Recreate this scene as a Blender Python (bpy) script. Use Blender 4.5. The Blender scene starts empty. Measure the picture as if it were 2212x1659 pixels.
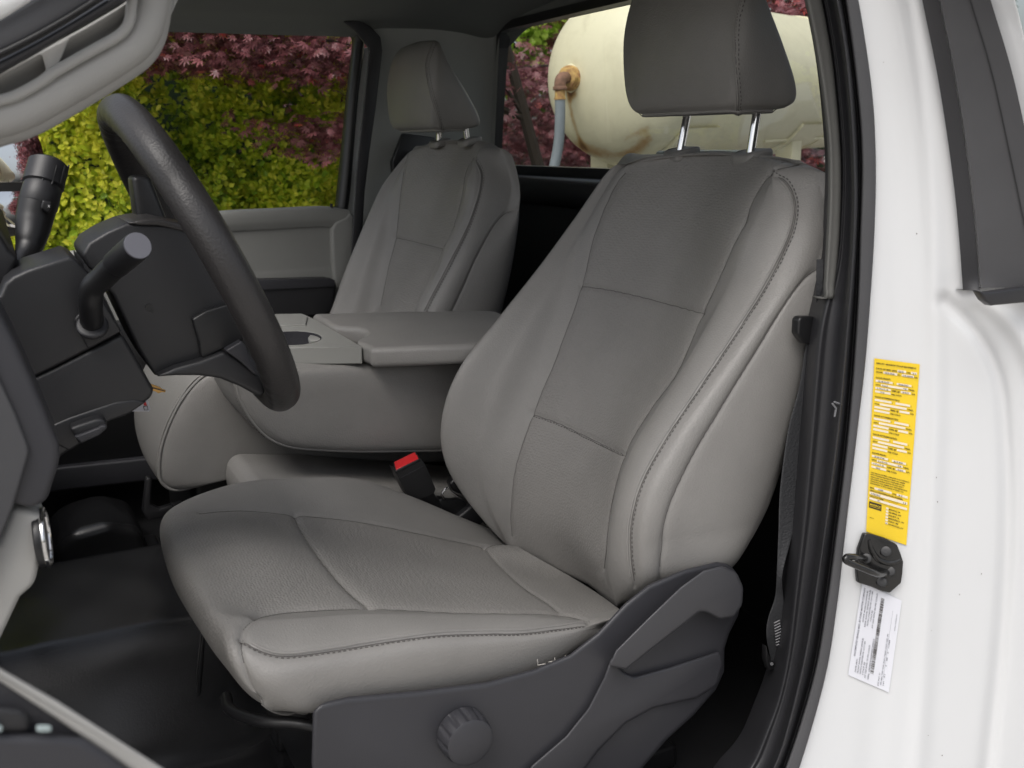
import bpy, bmesh, math, random
import numpy as np
from mathutils import Vector, Matrix
random.seed(7); RNG = np.random.default_rng(7)
D = bpy.data
scene = bpy.context.scene
COL = scene.collection
PI = math.pi
# ------------------------------------------------------------------ camera
PSI, TH, RHO = math.radians(26.5), math.radians(13.5), math.radians(-1.0)
CAMP = np.array([-.65, -1.255, .90])
FW = np.array([math.sin(PSI)*math.cos(TH), math.cos(PSI)*math.cos(TH), -math.sin(TH)])
_r = np.array([math.cos(PSI), -math.sin(PSI), 0.]); _u = np.cross(_r, FW)
RT = _r*math.cos(RHO)+_u*math.sin(RHO); UP = -_r*math.sin(RHO)+_u*math.cos(RHO)
cam = D.objects.new('camera', D.cameras.new('camera')); COL.objects.link(cam)
cam.matrix_world = Matrix(((RT[0], UP[0], -FW[0], CAMP[0]), (RT[1], UP[1], -FW[1], CAMP[1]), (RT[2], UP[2], -FW[2], CAMP[2]), (0, 0, 0, 1)))
cam.data.sensor_width = 36; cam.data.lens = 36
cam.data.clip_start = .02; cam.data.clip_end = 500
scene.camera = cam
cam.data.dof.use_dof = True; cam.data.dof.focus_distance = 1.5; cam.data.dof.aperture_fstop = 10
# ------------------------------------------------------------------ world, sun, exposure
w = D.worlds.new('World'); scene.world = w; w.use_nodes = True
nt = w.node_tree; nt.nodes.clear()
sky = nt.nodes.new('ShaderNodeTexSky'); sky.sky_type = 'NISHITA'; sky.sun_disc = False
SUN_EL, SUN_AZ = math.radians(55), math.radians(232)
sky.sun_elevation = SUN_EL; sky.sun_rotation = SUN_AZ
sky.air_density = 1.0; sky.dust_density = 5.0; sky.ozone_density = 1.0
hs = nt.nodes.new('ShaderNodeHueSaturation'); hs.inputs['Saturation'].default_value = .42
bg = nt.nodes.new('ShaderNodeBackground'); bg.inputs[1].default_value = .15
wo = nt.nodes.new('ShaderNodeOutputWorld')
nt.links.new(sky.outputs[0], hs.inputs['Color']); nt.links.new(hs.outputs[0], bg.inputs[0]); nt.links.new(bg.outputs[0], wo.inputs[0])
sun = D.objects.new('sun', D.lights.new('sun', 'SUN')); COL.objects.link(sun)
sun.data.energy = 1.0; sun.data.angle = math.radians(40); sun.data.color = (1, .99, .97)
sd = Vector((math.sin(SUN_AZ)*math.cos(SUN_EL), math.cos(SUN_AZ)*math.cos(SUN_EL), math.sin(SUN_EL)))
sun.rotation_euler = sd.to_track_quat('Z', 'Y').to_euler()
scene.view_settings.view_transform = 'Standard'; scene.view_settings.look = 'None'
scene.view_settings.exposure = 0.30; scene.view_settings.gamma = 1
scene.cycles.max_bounces = 10; scene.cycles.diffuse_bounces = 6; scene.cycles.transparent_max_bounces = 16
scene.cycles.use_denoising = True
# ------------------------------------------------------------------ tracing helpers (photo measured on a 2212 x 1659 grid, own depth for every point)
FPX, CX, CY = 2212., 1106., 829.5
def _ray(px, py): return FW*FPX+(px-CX)*RT-(py-CY)*UP
def P(px, py, y): d = _ray(px, py); return CAMP+d*((y-CAMP[1])/d[1])
def PX(px, py, x): d = _ray(px, py); return CAMP+d*((x-CAMP[0])/d[0])
def PZ(px, py, z): d = _ray(px, py); return CAMP+d*((z-CAMP[2])/d[2])
def W(*a): return np.array(a, float)
def proj(A):
    d = A-CAMP; k = d@FW
    return np.stack([CX+FPX*(d@RT)/k, CY-FPX*(d@UP)/k], -1)
def L(pts, y=None, off=(0, 0, 0)):
    out = []
    for p in pts:
        if isinstance(p, np.ndarray): out.append(p)
        elif len(p) == 3: out.append(P(*p))
        else: out.append(P(p[0], p[1], y))
    return np.array(out)+np.array(off)
# ------------------------------------------------------------------ spline maths
def crom(A, n, closed=False, axis=0, lin=False):
    """Catmull-Rom through A (k,...) -> n samples uniform in index"""
    A = np.asarray(A, float); k = len(A)
    if closed: t = np.linspace(0, k, n, endpoint=False)
    else: t = np.linspace(0, k-1, n)
    i = np.floor(t).astype(int)
    if not closed: i = np.minimum(i, k-2)
    s = (t-i).reshape((-1,)+(1,)*(A.ndim-1))
    if closed: g = lambda j: A[j % k]
    else:
        B = np.concatenate([[2*A[0]-A[1]], A, [2*A[-1]-A[-2]]]); g = lambda j: B[j+1]
    p0, p1, p2, p3 = g(i-1), g(i), g(i+1), g(i+2)
    if lin: return p1+(p2-p1)*s
    return .5*((2*p1)+(-p0+p2)*s+(2*p0-5*p1+4*p2-p3)*s**2+(-p0+3*p1-3*p2+p3)*s**3)
def arc(A, n, closed=False):
    """smooth then resample evenly by length"""
    A = np.asarray(A, float)
    B = crom(A, 40*len(A), closed) if len(A) > 2 else crom(A, 80, closed)
    if closed: B = np.concatenate([B, B[:1]])
    d = np.concatenate([[0], np.cumsum(np.linalg.norm(np.diff(B, axis=0), axis=1))])
    t = np.linspace(0, d[-1], n+1)[:-1] if closed else np.linspace(0, d[-1], n)
    return np.stack([np.interp(t, d, B[:, j]) for j in range(B.shape[1])], -1)
# ------------------------------------------------------------------ object helpers
def tag(o, label=None, cat=None, group=None, kind=None):
    if label: o['label'] = label
    if cat: o['category'] = cat
    if group: o['group'] = group
    if kind: o['kind'] = kind
    return o
def empty(name, loc, label, cat, group=None, kind=None):
    o = D.objects.new(name, None); COL.objects.link(o); o.location = loc; o.empty_display_size = .05
    return tag(o, label, cat, group, kind)
def mesh(name, V, Fc, m, parent=None, smooth=True, mids=None):
    me = D.meshes.new(name); me.from_pydata([tuple(map(float, v)) for v in V], [], [tuple(map(int, f)) for f in Fc])
    return link(name, me, m, parent, smooth, mids)
def link(name, me, m, parent=None, smooth=True, mids=None):
    o = D.objects.new(name, me); COL.objects.link(o)
    for mm in (m if isinstance(m, (list, tuple)) else [m]): me.materials.append(mm)
    if smooth is not None: me.polygons.foreach_set('use_smooth', [bool(smooth)]*len(me.polygons))
    if mids is not None: me.polygons.foreach_set('material_index', mids)
    me.update()
    if parent is not None:
        o.parent = parent; o.matrix_parent_inverse = Matrix.Translation(parent.location).inverted()
    return o
def flipfix(me):
    bm = bmesh.new(); bm.from_mesh(me); bmesh.ops.recalc_face_normals(bm, faces=bm.faces); bm.to_mesh(me); bm.free()
def autosm(o, ang=35):
    me = o.data; bm = bmesh.new(); bm.from_mesh(me); bmesh.ops.recalc_face_normals(bm, faces=bm.faces)
    a = math.radians(ang)
    for e in bm.edges:
        if len(e.link_faces) == 2 and e.calc_face_angle(0) > a: e.smooth = False
    for f in bm.faces: f.smooth = True
    bm.to_mesh(me); bm.free()
def grid_faces(nr, nc, closed=False):
    f = []
    for r in range(nr-1):
        for c in range(nc if closed else nc-1):
            c2 = (c+1) % nc; f.append((r*nc+c, r*nc+c2, (r+1)*nc+c2, (r+1)*nc+c))
    return f
class MB:
    """collect shapes into one mesh"""
    def __init__(s): s.V = []; s.F = []
    def add(s, V, F):
        b = len(s.V); s.V += [tuple(v) for v in V]; s.F += [tuple(b+i for i in f) for f in F]; return s
    def box(s, lo, hi):
        x0, y0, z0 = lo; x1, y1, z1 = hi
        return s.add([(x0,y0,z0),(x1,y0,z0),(x1,y1,z0),(x0,y1,z0),(x0,y0,z1),(x1,y0,z1),(x1,y1,z1),(x0,y1,z1)],
                     [(0,3,2,1),(4,5,6,7),(0,1,5,4),(1,2,6,5),(2,3,7,6),(3,0,4,7)])
    def tube(s, pts, r, n=10, closed=False, cap=True, squash=None):
        pts = np.asarray(pts, float); k = len(pts); r = np.broadcast_to(np.asarray(r, float), (k,))
        if closed: t = np.roll(pts, -1, 0)-np.roll(pts, 1, 0)
        else: t = np.gradient(pts, axis=0)
        t /= np.linalg.norm(t, axis=1)[:, None]+1e-12
        a = np.array([0, 0, 1.]) if abs(t[0][2]) < .9 else np.array([1., 0, 0])
        ring = []; nrm = None
        for i in range(k):
            if nrm is None: nrm = np.cross(t[i], a)
            nrm = nrm-t[i]*(nrm@t[i]); nrm /= np.linalg.norm(nrm); bi = np.cross(t[i], nrm)
            for j in range(n):
                q = 2*PI*j/n; ring.append(pts[i]+r[i]*(math.cos(q)*nrm+math.sin(q)*bi))
        F = []
        for i in range(k if closed else k-1):
            i2 = (i+1) % k
            for j in range(n):
                j2 = (j+1) % n; F.append((i*n+j, i*n+j2, i2*n+j2, i2*n+j))
        if cap and not closed: F += [tuple(range(n))[::-1], tuple((k-1)*n+j for j in range(n))]
        return s.add(ring, F)
    def build(s, name, m, parent=None, smooth=True, bevel=0, seg=3, ang=35):
        o = mesh(name, s.V, s.F, m, parent, smooth)
        bevelmod(o, bevel, seg, ang); return o
def bevelmod(o, bevel, seg=3, ang=35):
    if bevel:
        flipfix(o.data)
        b = o.modifiers.new('bevel', 'BEVEL'); b.width = bevel; b.segments = seg; b.limit_method = 'ANGLE'; b.angle_limit = math.radians(ang); b.harden_normals = False
        o.data.polygons.foreach_set('use_smooth', [True]*len(o.data.polygons))
    else: autosm(o, ang)
def slab(name, A, offset, m, parent=None, bevel=.003, seg=3, n=None, closed_smooth=False, ang=35):
    """outline A (k,3) extruded by a vector"""
    A = np.asarray(A, float)
    if n: A = arc(A, n, True)
    k = len(A); B = A+np.array(offset)
    F = [tuple(range(k)), tuple(range(2*k-1, k-1, -1))]+[(i, (i+1) % k, (i+1) % k+k, i+k) for i in range(k)]
    o = mesh(name, np.concatenate([A, B]), F, m, parent, True)
    bevelmod(o, bevel, seg, ang); return o
def pslab(name, pts, y, th, m, parent=None, along=False, **k):
    A = L(pts, y); d = A.mean(0)-CAMP; d /= np.linalg.norm(d)
    return slab(name, A, tuple(d*th) if along else (0, th, 0), m, parent, **k)
def sheet(name, rows, nr, nc, m, parent=None, closed=False, smooth=True, post=None):
    """rows: list of rows of control points; smooth surface through them"""
    A = np.array([[p if isinstance(p, np.ndarray) else P(*p) for p in r] for r in rows])
    B = crom(A, nr); B = np.swapaxes(crom(np.swapaxes(B, 0, 1), nc, closed), 0, 1)
    if post is not None: B = post(B)
    return mesh(name, B.reshape(-1, 3), grid_faces(nr, nc, closed), m, parent, smooth), B
def blob_box(name, lo, hi, m, parent, bevel, seg=4):
    return MB().box(lo, hi).build(name, m, parent, bevel=bevel, seg=seg)
# ------------------------------------------------------------------ materials
def mat(name, base, rough=.5, metal=0., bump=0., bscale=200., var=0., vscale=8., kind='noise', spec=.5, coat=0., var2=None, detail=3, sheen=0., wrinkle=0.):
    m = D.materials.new(name); m.use_nodes = True; nt = m.node_tree; N = nt.nodes; b = N['Principled BSDF']
    b.inputs['Roughness'].default_value = rough; b.inputs['Metallic'].default_value = metal
    b.inputs['Specular IOR Level'].default_value = spec; b.inputs['Coat Weight'].default_value = coat
    b.inputs['Coat Roughness'].default_value = .08
    if sheen: b.inputs['Sheen Weight'].default_value = sheen
    tc = N.new('ShaderNodeTexCoord')
    if var or var2:
        no = N.new('ShaderNodeTexNoise'); no.inputs['Scale'].default_value = vscale; no.inputs['Detail'].default_value = 5; no.inputs['Roughness'].default_value = .62
        nt.links.new(tc.outputs['Object'], no.inputs['Vector'])
        cr = N.new('ShaderNodeValToRGB')
        c2 = var2 if var2 else tuple(c*(1+var) for c in base)
        c1 = base if var2 else tuple(c*(1-var) for c in base)
        cr.color_ramp.elements[0].position = .35; cr.color_ramp.elements[1].position = .66
        cr.color_ramp.elements[0].color = (*c1, 1); cr.color_ramp.elements[1].color = (*c2, 1)
        nt.links.new(no.outputs[0], cr.inputs[0]); nt.links.new(cr.outputs[0], b.inputs['Base Color'])
        mr = N.new('ShaderNodeMapRange'); mr.inputs[3].default_value = max(0.02, rough-.07); mr.inputs[4].default_value = rough+.07
        nt.links.new(no.outputs[0], mr.inputs[0]); nt.links.new(mr.outputs[0], b.inputs['Roughness'])
    else: b.inputs['Base Color'].default_value = (*base, 1)
    if bump:
        if kind == 'noise':
            t = N.new('ShaderNodeTexNoise'); t.inputs['Detail'].default_value = detail; out = t.outputs[0]
        else:
            t = N.new('ShaderNodeTexVoronoi'); t.feature = 'F1' if kind == 'dots' else 'SMOOTH_F1'; out = t.outputs['Distance']
            if kind == 'dots': t.inputs['Randomness'].default_value = .6
        t.inputs['Scale'].default_value = bscale
        nt.links.new(tc.outputs['Object'], t.inputs['Vector'])
        bp = N.new('ShaderNodeBump'); bp.inputs['Strength'].default_value = bump; bp.inputs['Distance'].default_value = .001
        if wrinkle:
            t2 = N.new('ShaderNodeTexNoise'); t2.inputs['Scale'].default_value = 22; t2.inputs['Detail'].default_value = 4; t2.inputs['Distortion'].default_value = .8; b2 = N.new('ShaderNodeBump'); b2.inputs['Strength'].default_value = wrinkle; b2.inputs['Distance'].default_value = .004
            nt.links.new(tc.outputs['Object'], t2.inputs['Vector']); nt.links.new(t2.outputs[0], b2.inputs['Height']); nt.links.new(b2.outputs[0], bp.inputs['Normal'])
        nt.links.new(out, bp.inputs['Height']); nt.links.new(bp.outputs[0], b.inputs['Normal'])
    return m
LEATHER = mat('grey_leather', (.220, .213, .203), .46, wrinkle=.13, bump=.35, bscale=520, var=.045, vscale=9, kind='vor', spec=.45)
FABRIC = mat('perforated_leather', (.222, .214, .203), .50, wrinkle=.1, bump=.8, bscale=270, var=.05, vscale=10, kind='dots', spec=.35)
THREAD = mat('thread_and_seam_shade', (.085, .08, .076), .8)
HARD = mat('grey_hard_plastic', (.25, .25, .235), .5, bump=.15, bscale=700, var=.03, spec=.4)
HARDL = mat('pale_grey_pillar_plastic', (.34, .335, .32), .6, bump=.12, bscale=600, var=.03, spec=.4)
CHAR = mat('charcoal_plastic', (.033, .033, .038), .45, bump=.25, bscale=900, var=.06, vscale=6, spec=.5)
DARKP = mat('dark_plastic', (.019, .019, .021), .42, bump=.15, bscale=800, var=.08, vscale=6)
BLACK = mat('black_plastic', (.012, .012, .013), .38, bump=.08, bscale=500)
RUBBER = mat('seal_rubber', (.024, .024, .027), .45, bump=.1, bscale=600, var=.1, vscale=5)
LIPR = mat('flat_grey_rubber_lip', (.062, .062, .066), .6, bump=.1, bscale=600, var=.08, vscale=5)
WHEELM = mat('steering_wheel_leather', (.032, .030, .030), .38, bump=.3, bscale=420, var=.06, vscale=9, kind='vor', spec=.5)
MATM = mat('black_rubber_floor', (.018, .018, .019), .24, bump=.15, bscale=350, var=.15, vscale=7)
CARPET = mat('black_floor_lining', (.014, .014, .018), .9, bump=.9, bscale=500)
CHROME = mat('chrome', (.75, .75, .75), .12, metal=1)
PAINT = mat('white_paint', (.655, .665, .675), .22, coat=.6, var=.008, vscale=4, spec=.5)
PAINT2 = mat('white_edge_paint', (.80, .81, .81), .3, coat=.4)
HEADL = mat('grey_headliner', (.13, .137, .13), .9, bump=.5, bscale=600)
SHADEP = mat('grey_cab_trim', (.29, .30, .285), .6, bump=.2, bscale=700, var=.03)
RED = mat('red_plastic', (.62, .015, .02), .3)
BELTM = mat('black_belt_webbing', (.030, .031, .034), .62, bump=.6, bscale=350, kind='vor')
GBLK = mat('gloss_black_metal', (.015, .015, .015), .22, spec=.6, var=.1)
# ------------------------------------------------------------------ seats
def polydist(Q, poly):
    Q = np.asarray(Q); best = np.full(len(Q), 1e9)
    for a, b in zip(poly[:-1], poly[1:]):
        a = np.array(a, float); b = np.array(b, float); ab = b-a; L2 = ab@ab+1e-9
        t = np.clip(((Q-a)@ab)/L2, 0, 1); best = np.minimum(best, np.linalg.norm(Q-(a+t[:, None]*ab), axis=1))
    return best
def smooth2(poly, n=34): return arc(np.array(poly, float), n)
def normals(B, closed):
    du = (np.roll(B, -1, 1)-np.roll(B, 1, 1)) if closed else np.gradient(B, axis=1)
    dv = np.gradient(B, axis=0); n = np.cross(dv, du); n /= np.linalg.norm(n, axis=2)[..., None]+1e-12
    return n
def cushion_sheet(name, A, nr, nc, seams, parent, closed, puff=None, insert=None, sgn=1, mats=None):
    """A rows x cols x 3.  seams: dicts line (photo trace), u range (columns), depth, sig"""
    A = np.asarray(A, float); kc = A.shape[1]; kr = A.shape[0]
    B = crom(A, nr); B = np.swapaxes(crom(np.swapaxes(B, 0, 1), nc, closed), 0, 1)
    Nn = normals(B, closed)*sgn
    U = (np.linspace(0, kc, nc, endpoint=False) if closed else np.linspace(0, kc-1, nc)); V = np.linspace(0, kr-1, nr)
    UU, VV = np.meshgrid(U, V); S = proj(B.reshape(-1, 3)).reshape(nr, nc, 2)
    disp = np.zeros((nr, nc))
    for s in seams:
        m = (UU >= s['u'][0]) & (UU <= s['u'][1]) & (VV >= s.get('v', (0, 99))[0]) & (VV <= s.get('v', (0, 99))[1])
        d = np.full((nr, nc), 1e9); d[m] = polydist(S[m], smooth2(s['line']))
        disp -= s.get('depth', .0022)*np.exp(-(d/s.get('sig', 3.2))**2)+s.get('wide', .0012)*np.exp(-(d/s.get('wsig', 11))**2)
    C = B+Nn*disp[..., None]
    mi = None
    F = grid_faces(nr, nc, closed)
    if insert is not None:
        ncf = nc if closed else nc-1
        mi = []
        for r in range(nr-1):
            for c in range(ncf): mi.append(1 if insert(UU[r, c], VV[r, c]) else 0)
    o = mesh(name, C.reshape(-1, 3), F, mats or [LEATHER, FABRIC], parent, True, mi)
    # stitches and cords along the traced lines, plus dark tubes as painted seam shade
    st = MB(); cord = MB()
    for s in seams:
        m = (UU >= s['u'][0]) & (UU <= s['u'][1]) & (VV >= s.get('v', (0, 99))[0]) & (VV <= s.get('v', (0, 99))[1])
        idx = np.argwhere(m); SP = S[m]; PT = C[m]; NN = Nn[m]
        def onsurf(line, lift):
            out = []
            for q in line:
                d = ((SP-q)**2).sum(1); j = np.argsort(d)[:6]; wt = 1/(d[j]+.3); wt /= wt.sum()
                p = (PT[j]*wt[:, None]).sum(0); nn = (NN[j]*wt[:, None]).sum(0); nn /= np.linalg.norm(nn)
                out.append(p+nn*lift)
            return np.array(out)
        ln = smooth2(s['line'], 90)
        tg = np.gradient(ln, axis=0); tg /= np.linalg.norm(tg, axis=1)[:, None]; nr2 = np.stack([-tg[:, 1], tg[:, 0]], -1)
        st.tube(onsurf(ln, .0001), s.get('tr', .0006), 5)
        if s.get('cord'):
            cp = onsurf(ln+nr2*s['cord'], -.0004); cp = arc(cp[::3], 80); cord.tube(cp, s.get('cr', .0019), 8)
        if s.get('stitch'):
            ln2 = arc(np.concatenate([ln+nr2*s['stitch']]), 400); cs = onsurf(ln2, .0003)
            Lw = arc(cs[::6], 400); tot = np.linalg.norm(np.diff(Lw, axis=0), axis=1).sum(); nst = int(tot/.0062)
            R = arc(Lw[::8], nst*4+1)
            for k in range(nst): st.tube(R[4*k:4*k+3], .00085, 5)
    if st.V: st.build(name.split('_')[0]+'_stitching' if False else 'stitching', THREAD, o)
    if cord.V: cord.build('piping', LEATHER, o)
    return o, C
def trow(tr, n): return arc(L(tr), n)
def zres(A, n):
    """resample a falling curve at even heights"""
    B = crom(np.asarray(A, float), 60*len(A)); z = np.minimum.accumulate(B[:, 2])-np.arange(len(B))*1e-7
    k = np.linspace(z[0], z[-1], n); return np.stack([np.interp(-k, -z, B[:, j]) for j in range(3)], -1)

def backrest(traces, dy, dx, dz, seams, parent, name='backrest', N=9):
    t = traces; off = np.array([dx, dy, dz])
    cols = []
    back = [W(.352, 0, .868), W(.376, 0, .80), W(.372, 0, .6), W(.335, 0, .42), W(.27, 0, .28)]
    f1 = [W(.345, .215, .86), W(.352, .245, .78), W(.345, .25, .6), W(.30, .245, .43), W(.23, .22, .29)]
    f2 = [W(.30, .222, .865), W(.29, .258, .79), W(.24, .27, .62), W(.13, .27, .43), W(.14, .24, .27)]
    for b in (back, f1, f2): cols.append([b[0]+off]+list(arc(np.array(b[1:])+off, N)))
    for k in ('b3', 'b4', 'b5', 'b6', 'b7', 'b8', 'b9', 'b10', 'b11'):
        T = L(t[k]); cols.append([T[0]]+list(zres(T[1:], N)))
    A = np.array(cols).swapaxes(0, 1)              # rows x cols
    for r in range(2, A.shape[0]):
        k = min(1, (r-1)/3.)
        A[r, 4] = A[r, 4]*(1-k)+k*(.5*A[r, 3]+.5*A[r, 5]+np.array([-.006, 0, .003]))
        A[r, 10-2] = A[r, 8]*(1-k)+k*(.44*A[r, 7]+.56*A[r, 9]+np.array([-.017, 0, .005]))
    pole = W(.335, 0, .872)+off
    r0 = pole+(A[0]-pole)*.03; r05 = pole+(A[0]-pole)*.75+np.array([0, 0, .004])
    last = A[-1].copy(); c = last.mean(0)+np.array([0, 0, .0]); r9 = c+(last-c)*.75+np.array([.02, 0, -.03]); r10 = c+(last-c)*.05+np.array([.03, 0, -.03])
    A = np.concatenate([[r0], [r05], A, [r9], [r10]])
    return cushion_sheet(name, A, 300, 400, seams, parent, True, insert=lambda u, v: 5 < u < 7 or (v < 2.6 and 4.2 < u < 8.6), sgn=1)

driver_seat = empty('car_seat', (-.1, 0, 0), 'grey leather driver seat nearest the open door, behind the steering wheel', 'car seat', 'front seats')
DB = dict(
 b3=[(1352,353,.150),(1312,372,.195),(1270,425,.21),(1220,508,.22),(1150,598,.222),(1085,680,.222),(1022,762,.222),(985,810,.22),(961,880,.22),(957,960,.22),(975,1020,.22),(1010,1072,.215),(1050,1128,.20),(1100,1170,.18)],
 b4=[(1375,347,.130),(1335,380,.175),(1290,450,.19),(1240,540,.19),(1180,635,.19),(1115,735,.185),(1070,830,.18),(1040,920,.18),(1030,1000,.18),(1040,1070,.175),(1062,1130,.165),(1100,1180,.155)],
 b5=[(1400,344,.110),(1345,372,.155),(1325,405,.165),(1285,500,.16),(1255,617,.15),(1205,760,.14),(1150,895,.135),(1112,1010,.13),(1101,1110,.13),(1104,1165,.13),(1112,1185,.13)],
 b6=[(1528,334,0.),W(.312,0,.868),W(.298,0,.845),W(.272,0,.78),W(.235,0,.69),W(.188,0,.60),W(.135,0,.51),W(.085,0,.43),W(.062,0,.36),W(.062,0,.30),W(.085,0,.25)],
 b7=[(1682,345,-.140),(1662,362,-.152),(1640,400,-.165),(1610,446,-.165),(1585,520,-.155),(1552,595,-.148),(1512,682,-.14),(1460,800,-.135),(1400,885,-.13),(1345,982,-.13),(1312,1110,-.13),(1300,1230,-.13),(1330,1315,-.125)],
 b8=[(1704,348,-.165),(1670,366,-.175),(1672,390,-.19),(1660,450,-.205),(1640,520,-.205),(1605,600,-.20),(1560,680,-.195),(1495,800,-.19),(1425,905,-.19),(1370,1010,-.19),(1338,1110,-.19),(1328,1200,-.19),(1345,1300,-.18)],
 b9=[(1726,352,-.190),(1672,368,-.185),(1695,388,-.21),(1714,420,-.225),(1718,455,-.235),(1707,510,-.238),(1662,602,-.24),(1600,702,-.24),(1520,822,-.24),(1440,942,-.24),(1385,1042,-.24),(1362,1130,-.24),(1361,1200,-.24),(1372,1272,-.235)],
 b10=[(1760,363,-.222),(1765,385,-.235),(1782,470,-.258),(1780,560,-.262),(1740,602,-.265),(1700,655,-.266),(1640,752,-.266),(1560,882,-.266),(1490,1002,-.266),(1443,1110,-.266),(1429,1200,-.262),(1428,1256,-.255)],
 b11=[(1790,385,-.240),(1812,420,-.25),(1822,520,-.252),(1808,600,-.252),(1775,700,-.252),(1748,800,-.252),(1716,930,-.252),(1665,1080,-.252),(1612,1200,-.252),(1590,1215,-.25)])
dseams = [
 dict(line=[(1658,376),(1636,408),(1617,446),(1608,479),(1585,520),(1552,595),(1512,682),(1460,800),(1400,885),(1345,982),(1312,1110),(1300,1230)], u=(6.3, 8.4), tr=.0004, depth=.0018, wide=.002),
 dict(line=[(1350,372),(1325,405),(1285,500),(1255,617),(1205,760),(1150,895),(1112,1010),(1101,1110),(1104,1160)], u=(4.2, 5.8), tr=.0004, depth=.0015, wide=.0015),
 dict(line=[(1658,375),(1695,388),(1714,420),(1719,455),(1707,510),(1662,602),(1600,702),(1520,822),(1440,942),(1385,1042),(1362,1130),(1361,1200),(1370,1268)], u=(7.5, 9.8), cord=6, stitch=-5, wide=.0008),
 dict(line=[(1658,375),(1680,362),(1725,352)], u=(7, 10), v=(0, 4.5)),
 dict(line=[(1788,570),(1765,582),(1740,602),(1700,655),(1640,752),(1560,882),(1490,1002),(1443,1110),(1430,1200),(1428,1254)], u=(9.3, 11.), wide=.0018),
 dict(line=[(1806,600),(1773,700),(1745,800),(1712,930),(1660,1080),(1606,1200)], u=(10.2, 11.6), stitch=4, wide=.0002, depth=.0008),
 dict(line=[(1255,617),(1320,627),(1400,645),(1514,676)], u=(4.9, 7.1)),
 dict(line=[(1150,895),(1200,912),(1260,940),(1345,982)], u=(4.9, 7.1), stitch=3)]
dback, DBC = backrest(DB, 0, 0, 0, dseams, driver_seat)

passenger_seat = empty('car_seat', (-.1, .95, 0), 'grey leather passenger seat beyond the folded armrest, by the far door', 'car seat', 'front seats')
PB = dict(
 b3=[(905,318,1.12),(876,338,1.15),(847,363,1.165),(822,413,1.17),(797,466,1.17),(773,520,1.17),(744,590,1.17),(719,660,1.17),(695,720,1.17),(675,790,1.165),(680,850,1.15)],
 b4=[(918,314,1.10),(892,338,1.125),(868,363,1.14),(846,413,1.14),(822,466,1.14),(800,520,1.14),(772,590,1.14),(750,660,1.135),(730,720,1.13),(712,790,1.13),(712,850,1.12)],
 b5=[(930,310,1.07),(890,330,1.10),(873,352,1.105),(864,413,1.10),(853,512,1.09),(837,578,1.085),(820,660,1.08),(800,730,1.08),(785,790,1.08),(785,850,1.08)],
 b6=[(975,305,.96),W(.318,.95,.878),W(.302,.95,.857),W(.277,.95,.79),W(.24,.95,.70),W(.193,.95,.61),W(.14,.95,.52),W(.09,.95,.44),W(.067,.95,.37),W(.067,.95,.31)],
 b7=[(1040,307,.83),(1030,325,.815),(1019,342,.80),(1004,371,.79),(993,433,.80),(975,495,.81),(954,536,.815),(938,586,.82),(905,664,.82),(885,720,.82),(862,790,.82),(850,850,.82)],
 b8=[(1055,310,.80),(1033,327,.79),(1030,345,.77),(1023,378,.755),(1013,433,.755),(994,495,.76),(970,545,.76),(946,598,.76),(915,665,.76),(893,720,.76),(872,790,.76),(860,850,.77)],
 b9=[(1066,313,.78),(1036,330,.775),(1037,359,.745),(1041,384,.735),(1033,429,.725),(1012,491,.715),(979,557,.715),(950,612,.715),(921,668,.715),(895,725,.715),(875,790,.715),(868,850,.72)],
 b10=[(1080,321,.745),(1089,340,.728),(1098,370,.715),(1103,412,.706),(1093,455,.70),(1062,495,.695),(1029,557,.69),(1005,611,.69),(979,668,.69),(950,730,.69),(930,800,.69),(925,850,.70)],
 b11=[(1092,327,.72),(1107,351,.71),(1117,396,.70),(1119,474,.70),(1107,569,.70),(1086,660,.70),(1065,730,.70),(1030,810,.70),(1005,860,.70)])
pseams = [
 dict(line=[(1022,338),(1004,371),(993,433),(975,495),(954,536),(938,586),(905,664),(885,720)], u=(6.3, 8.4), tr=.0004),
 dict(line=[(874,342),(864,413),(853,512),(837,578),(820,660)], u=(4.2, 5.8), tr=.0004),
 dict(line=[(1022,338),(1037,359),(1042,384),(1034,429),(1012,491),(979,557),(950,612),(921,668),(895,725)], u=(7.5, 9.8), cord=4, stitch=-3, sig=2.4),
 dict(line=[(1118,452),(1105,455),(1088,463),(1062,495),(1029,557),(1005,611),(979,668),(950,730)], u=(9.3, 11.2), sig=2.4),
 dict(line=[(853,513),(900,523),(955,537)], u=(4.9, 7.1), sig=2.4)]
pback, _ = backrest(PB, .95, .0, .012, pseams, passenger_seat)

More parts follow.
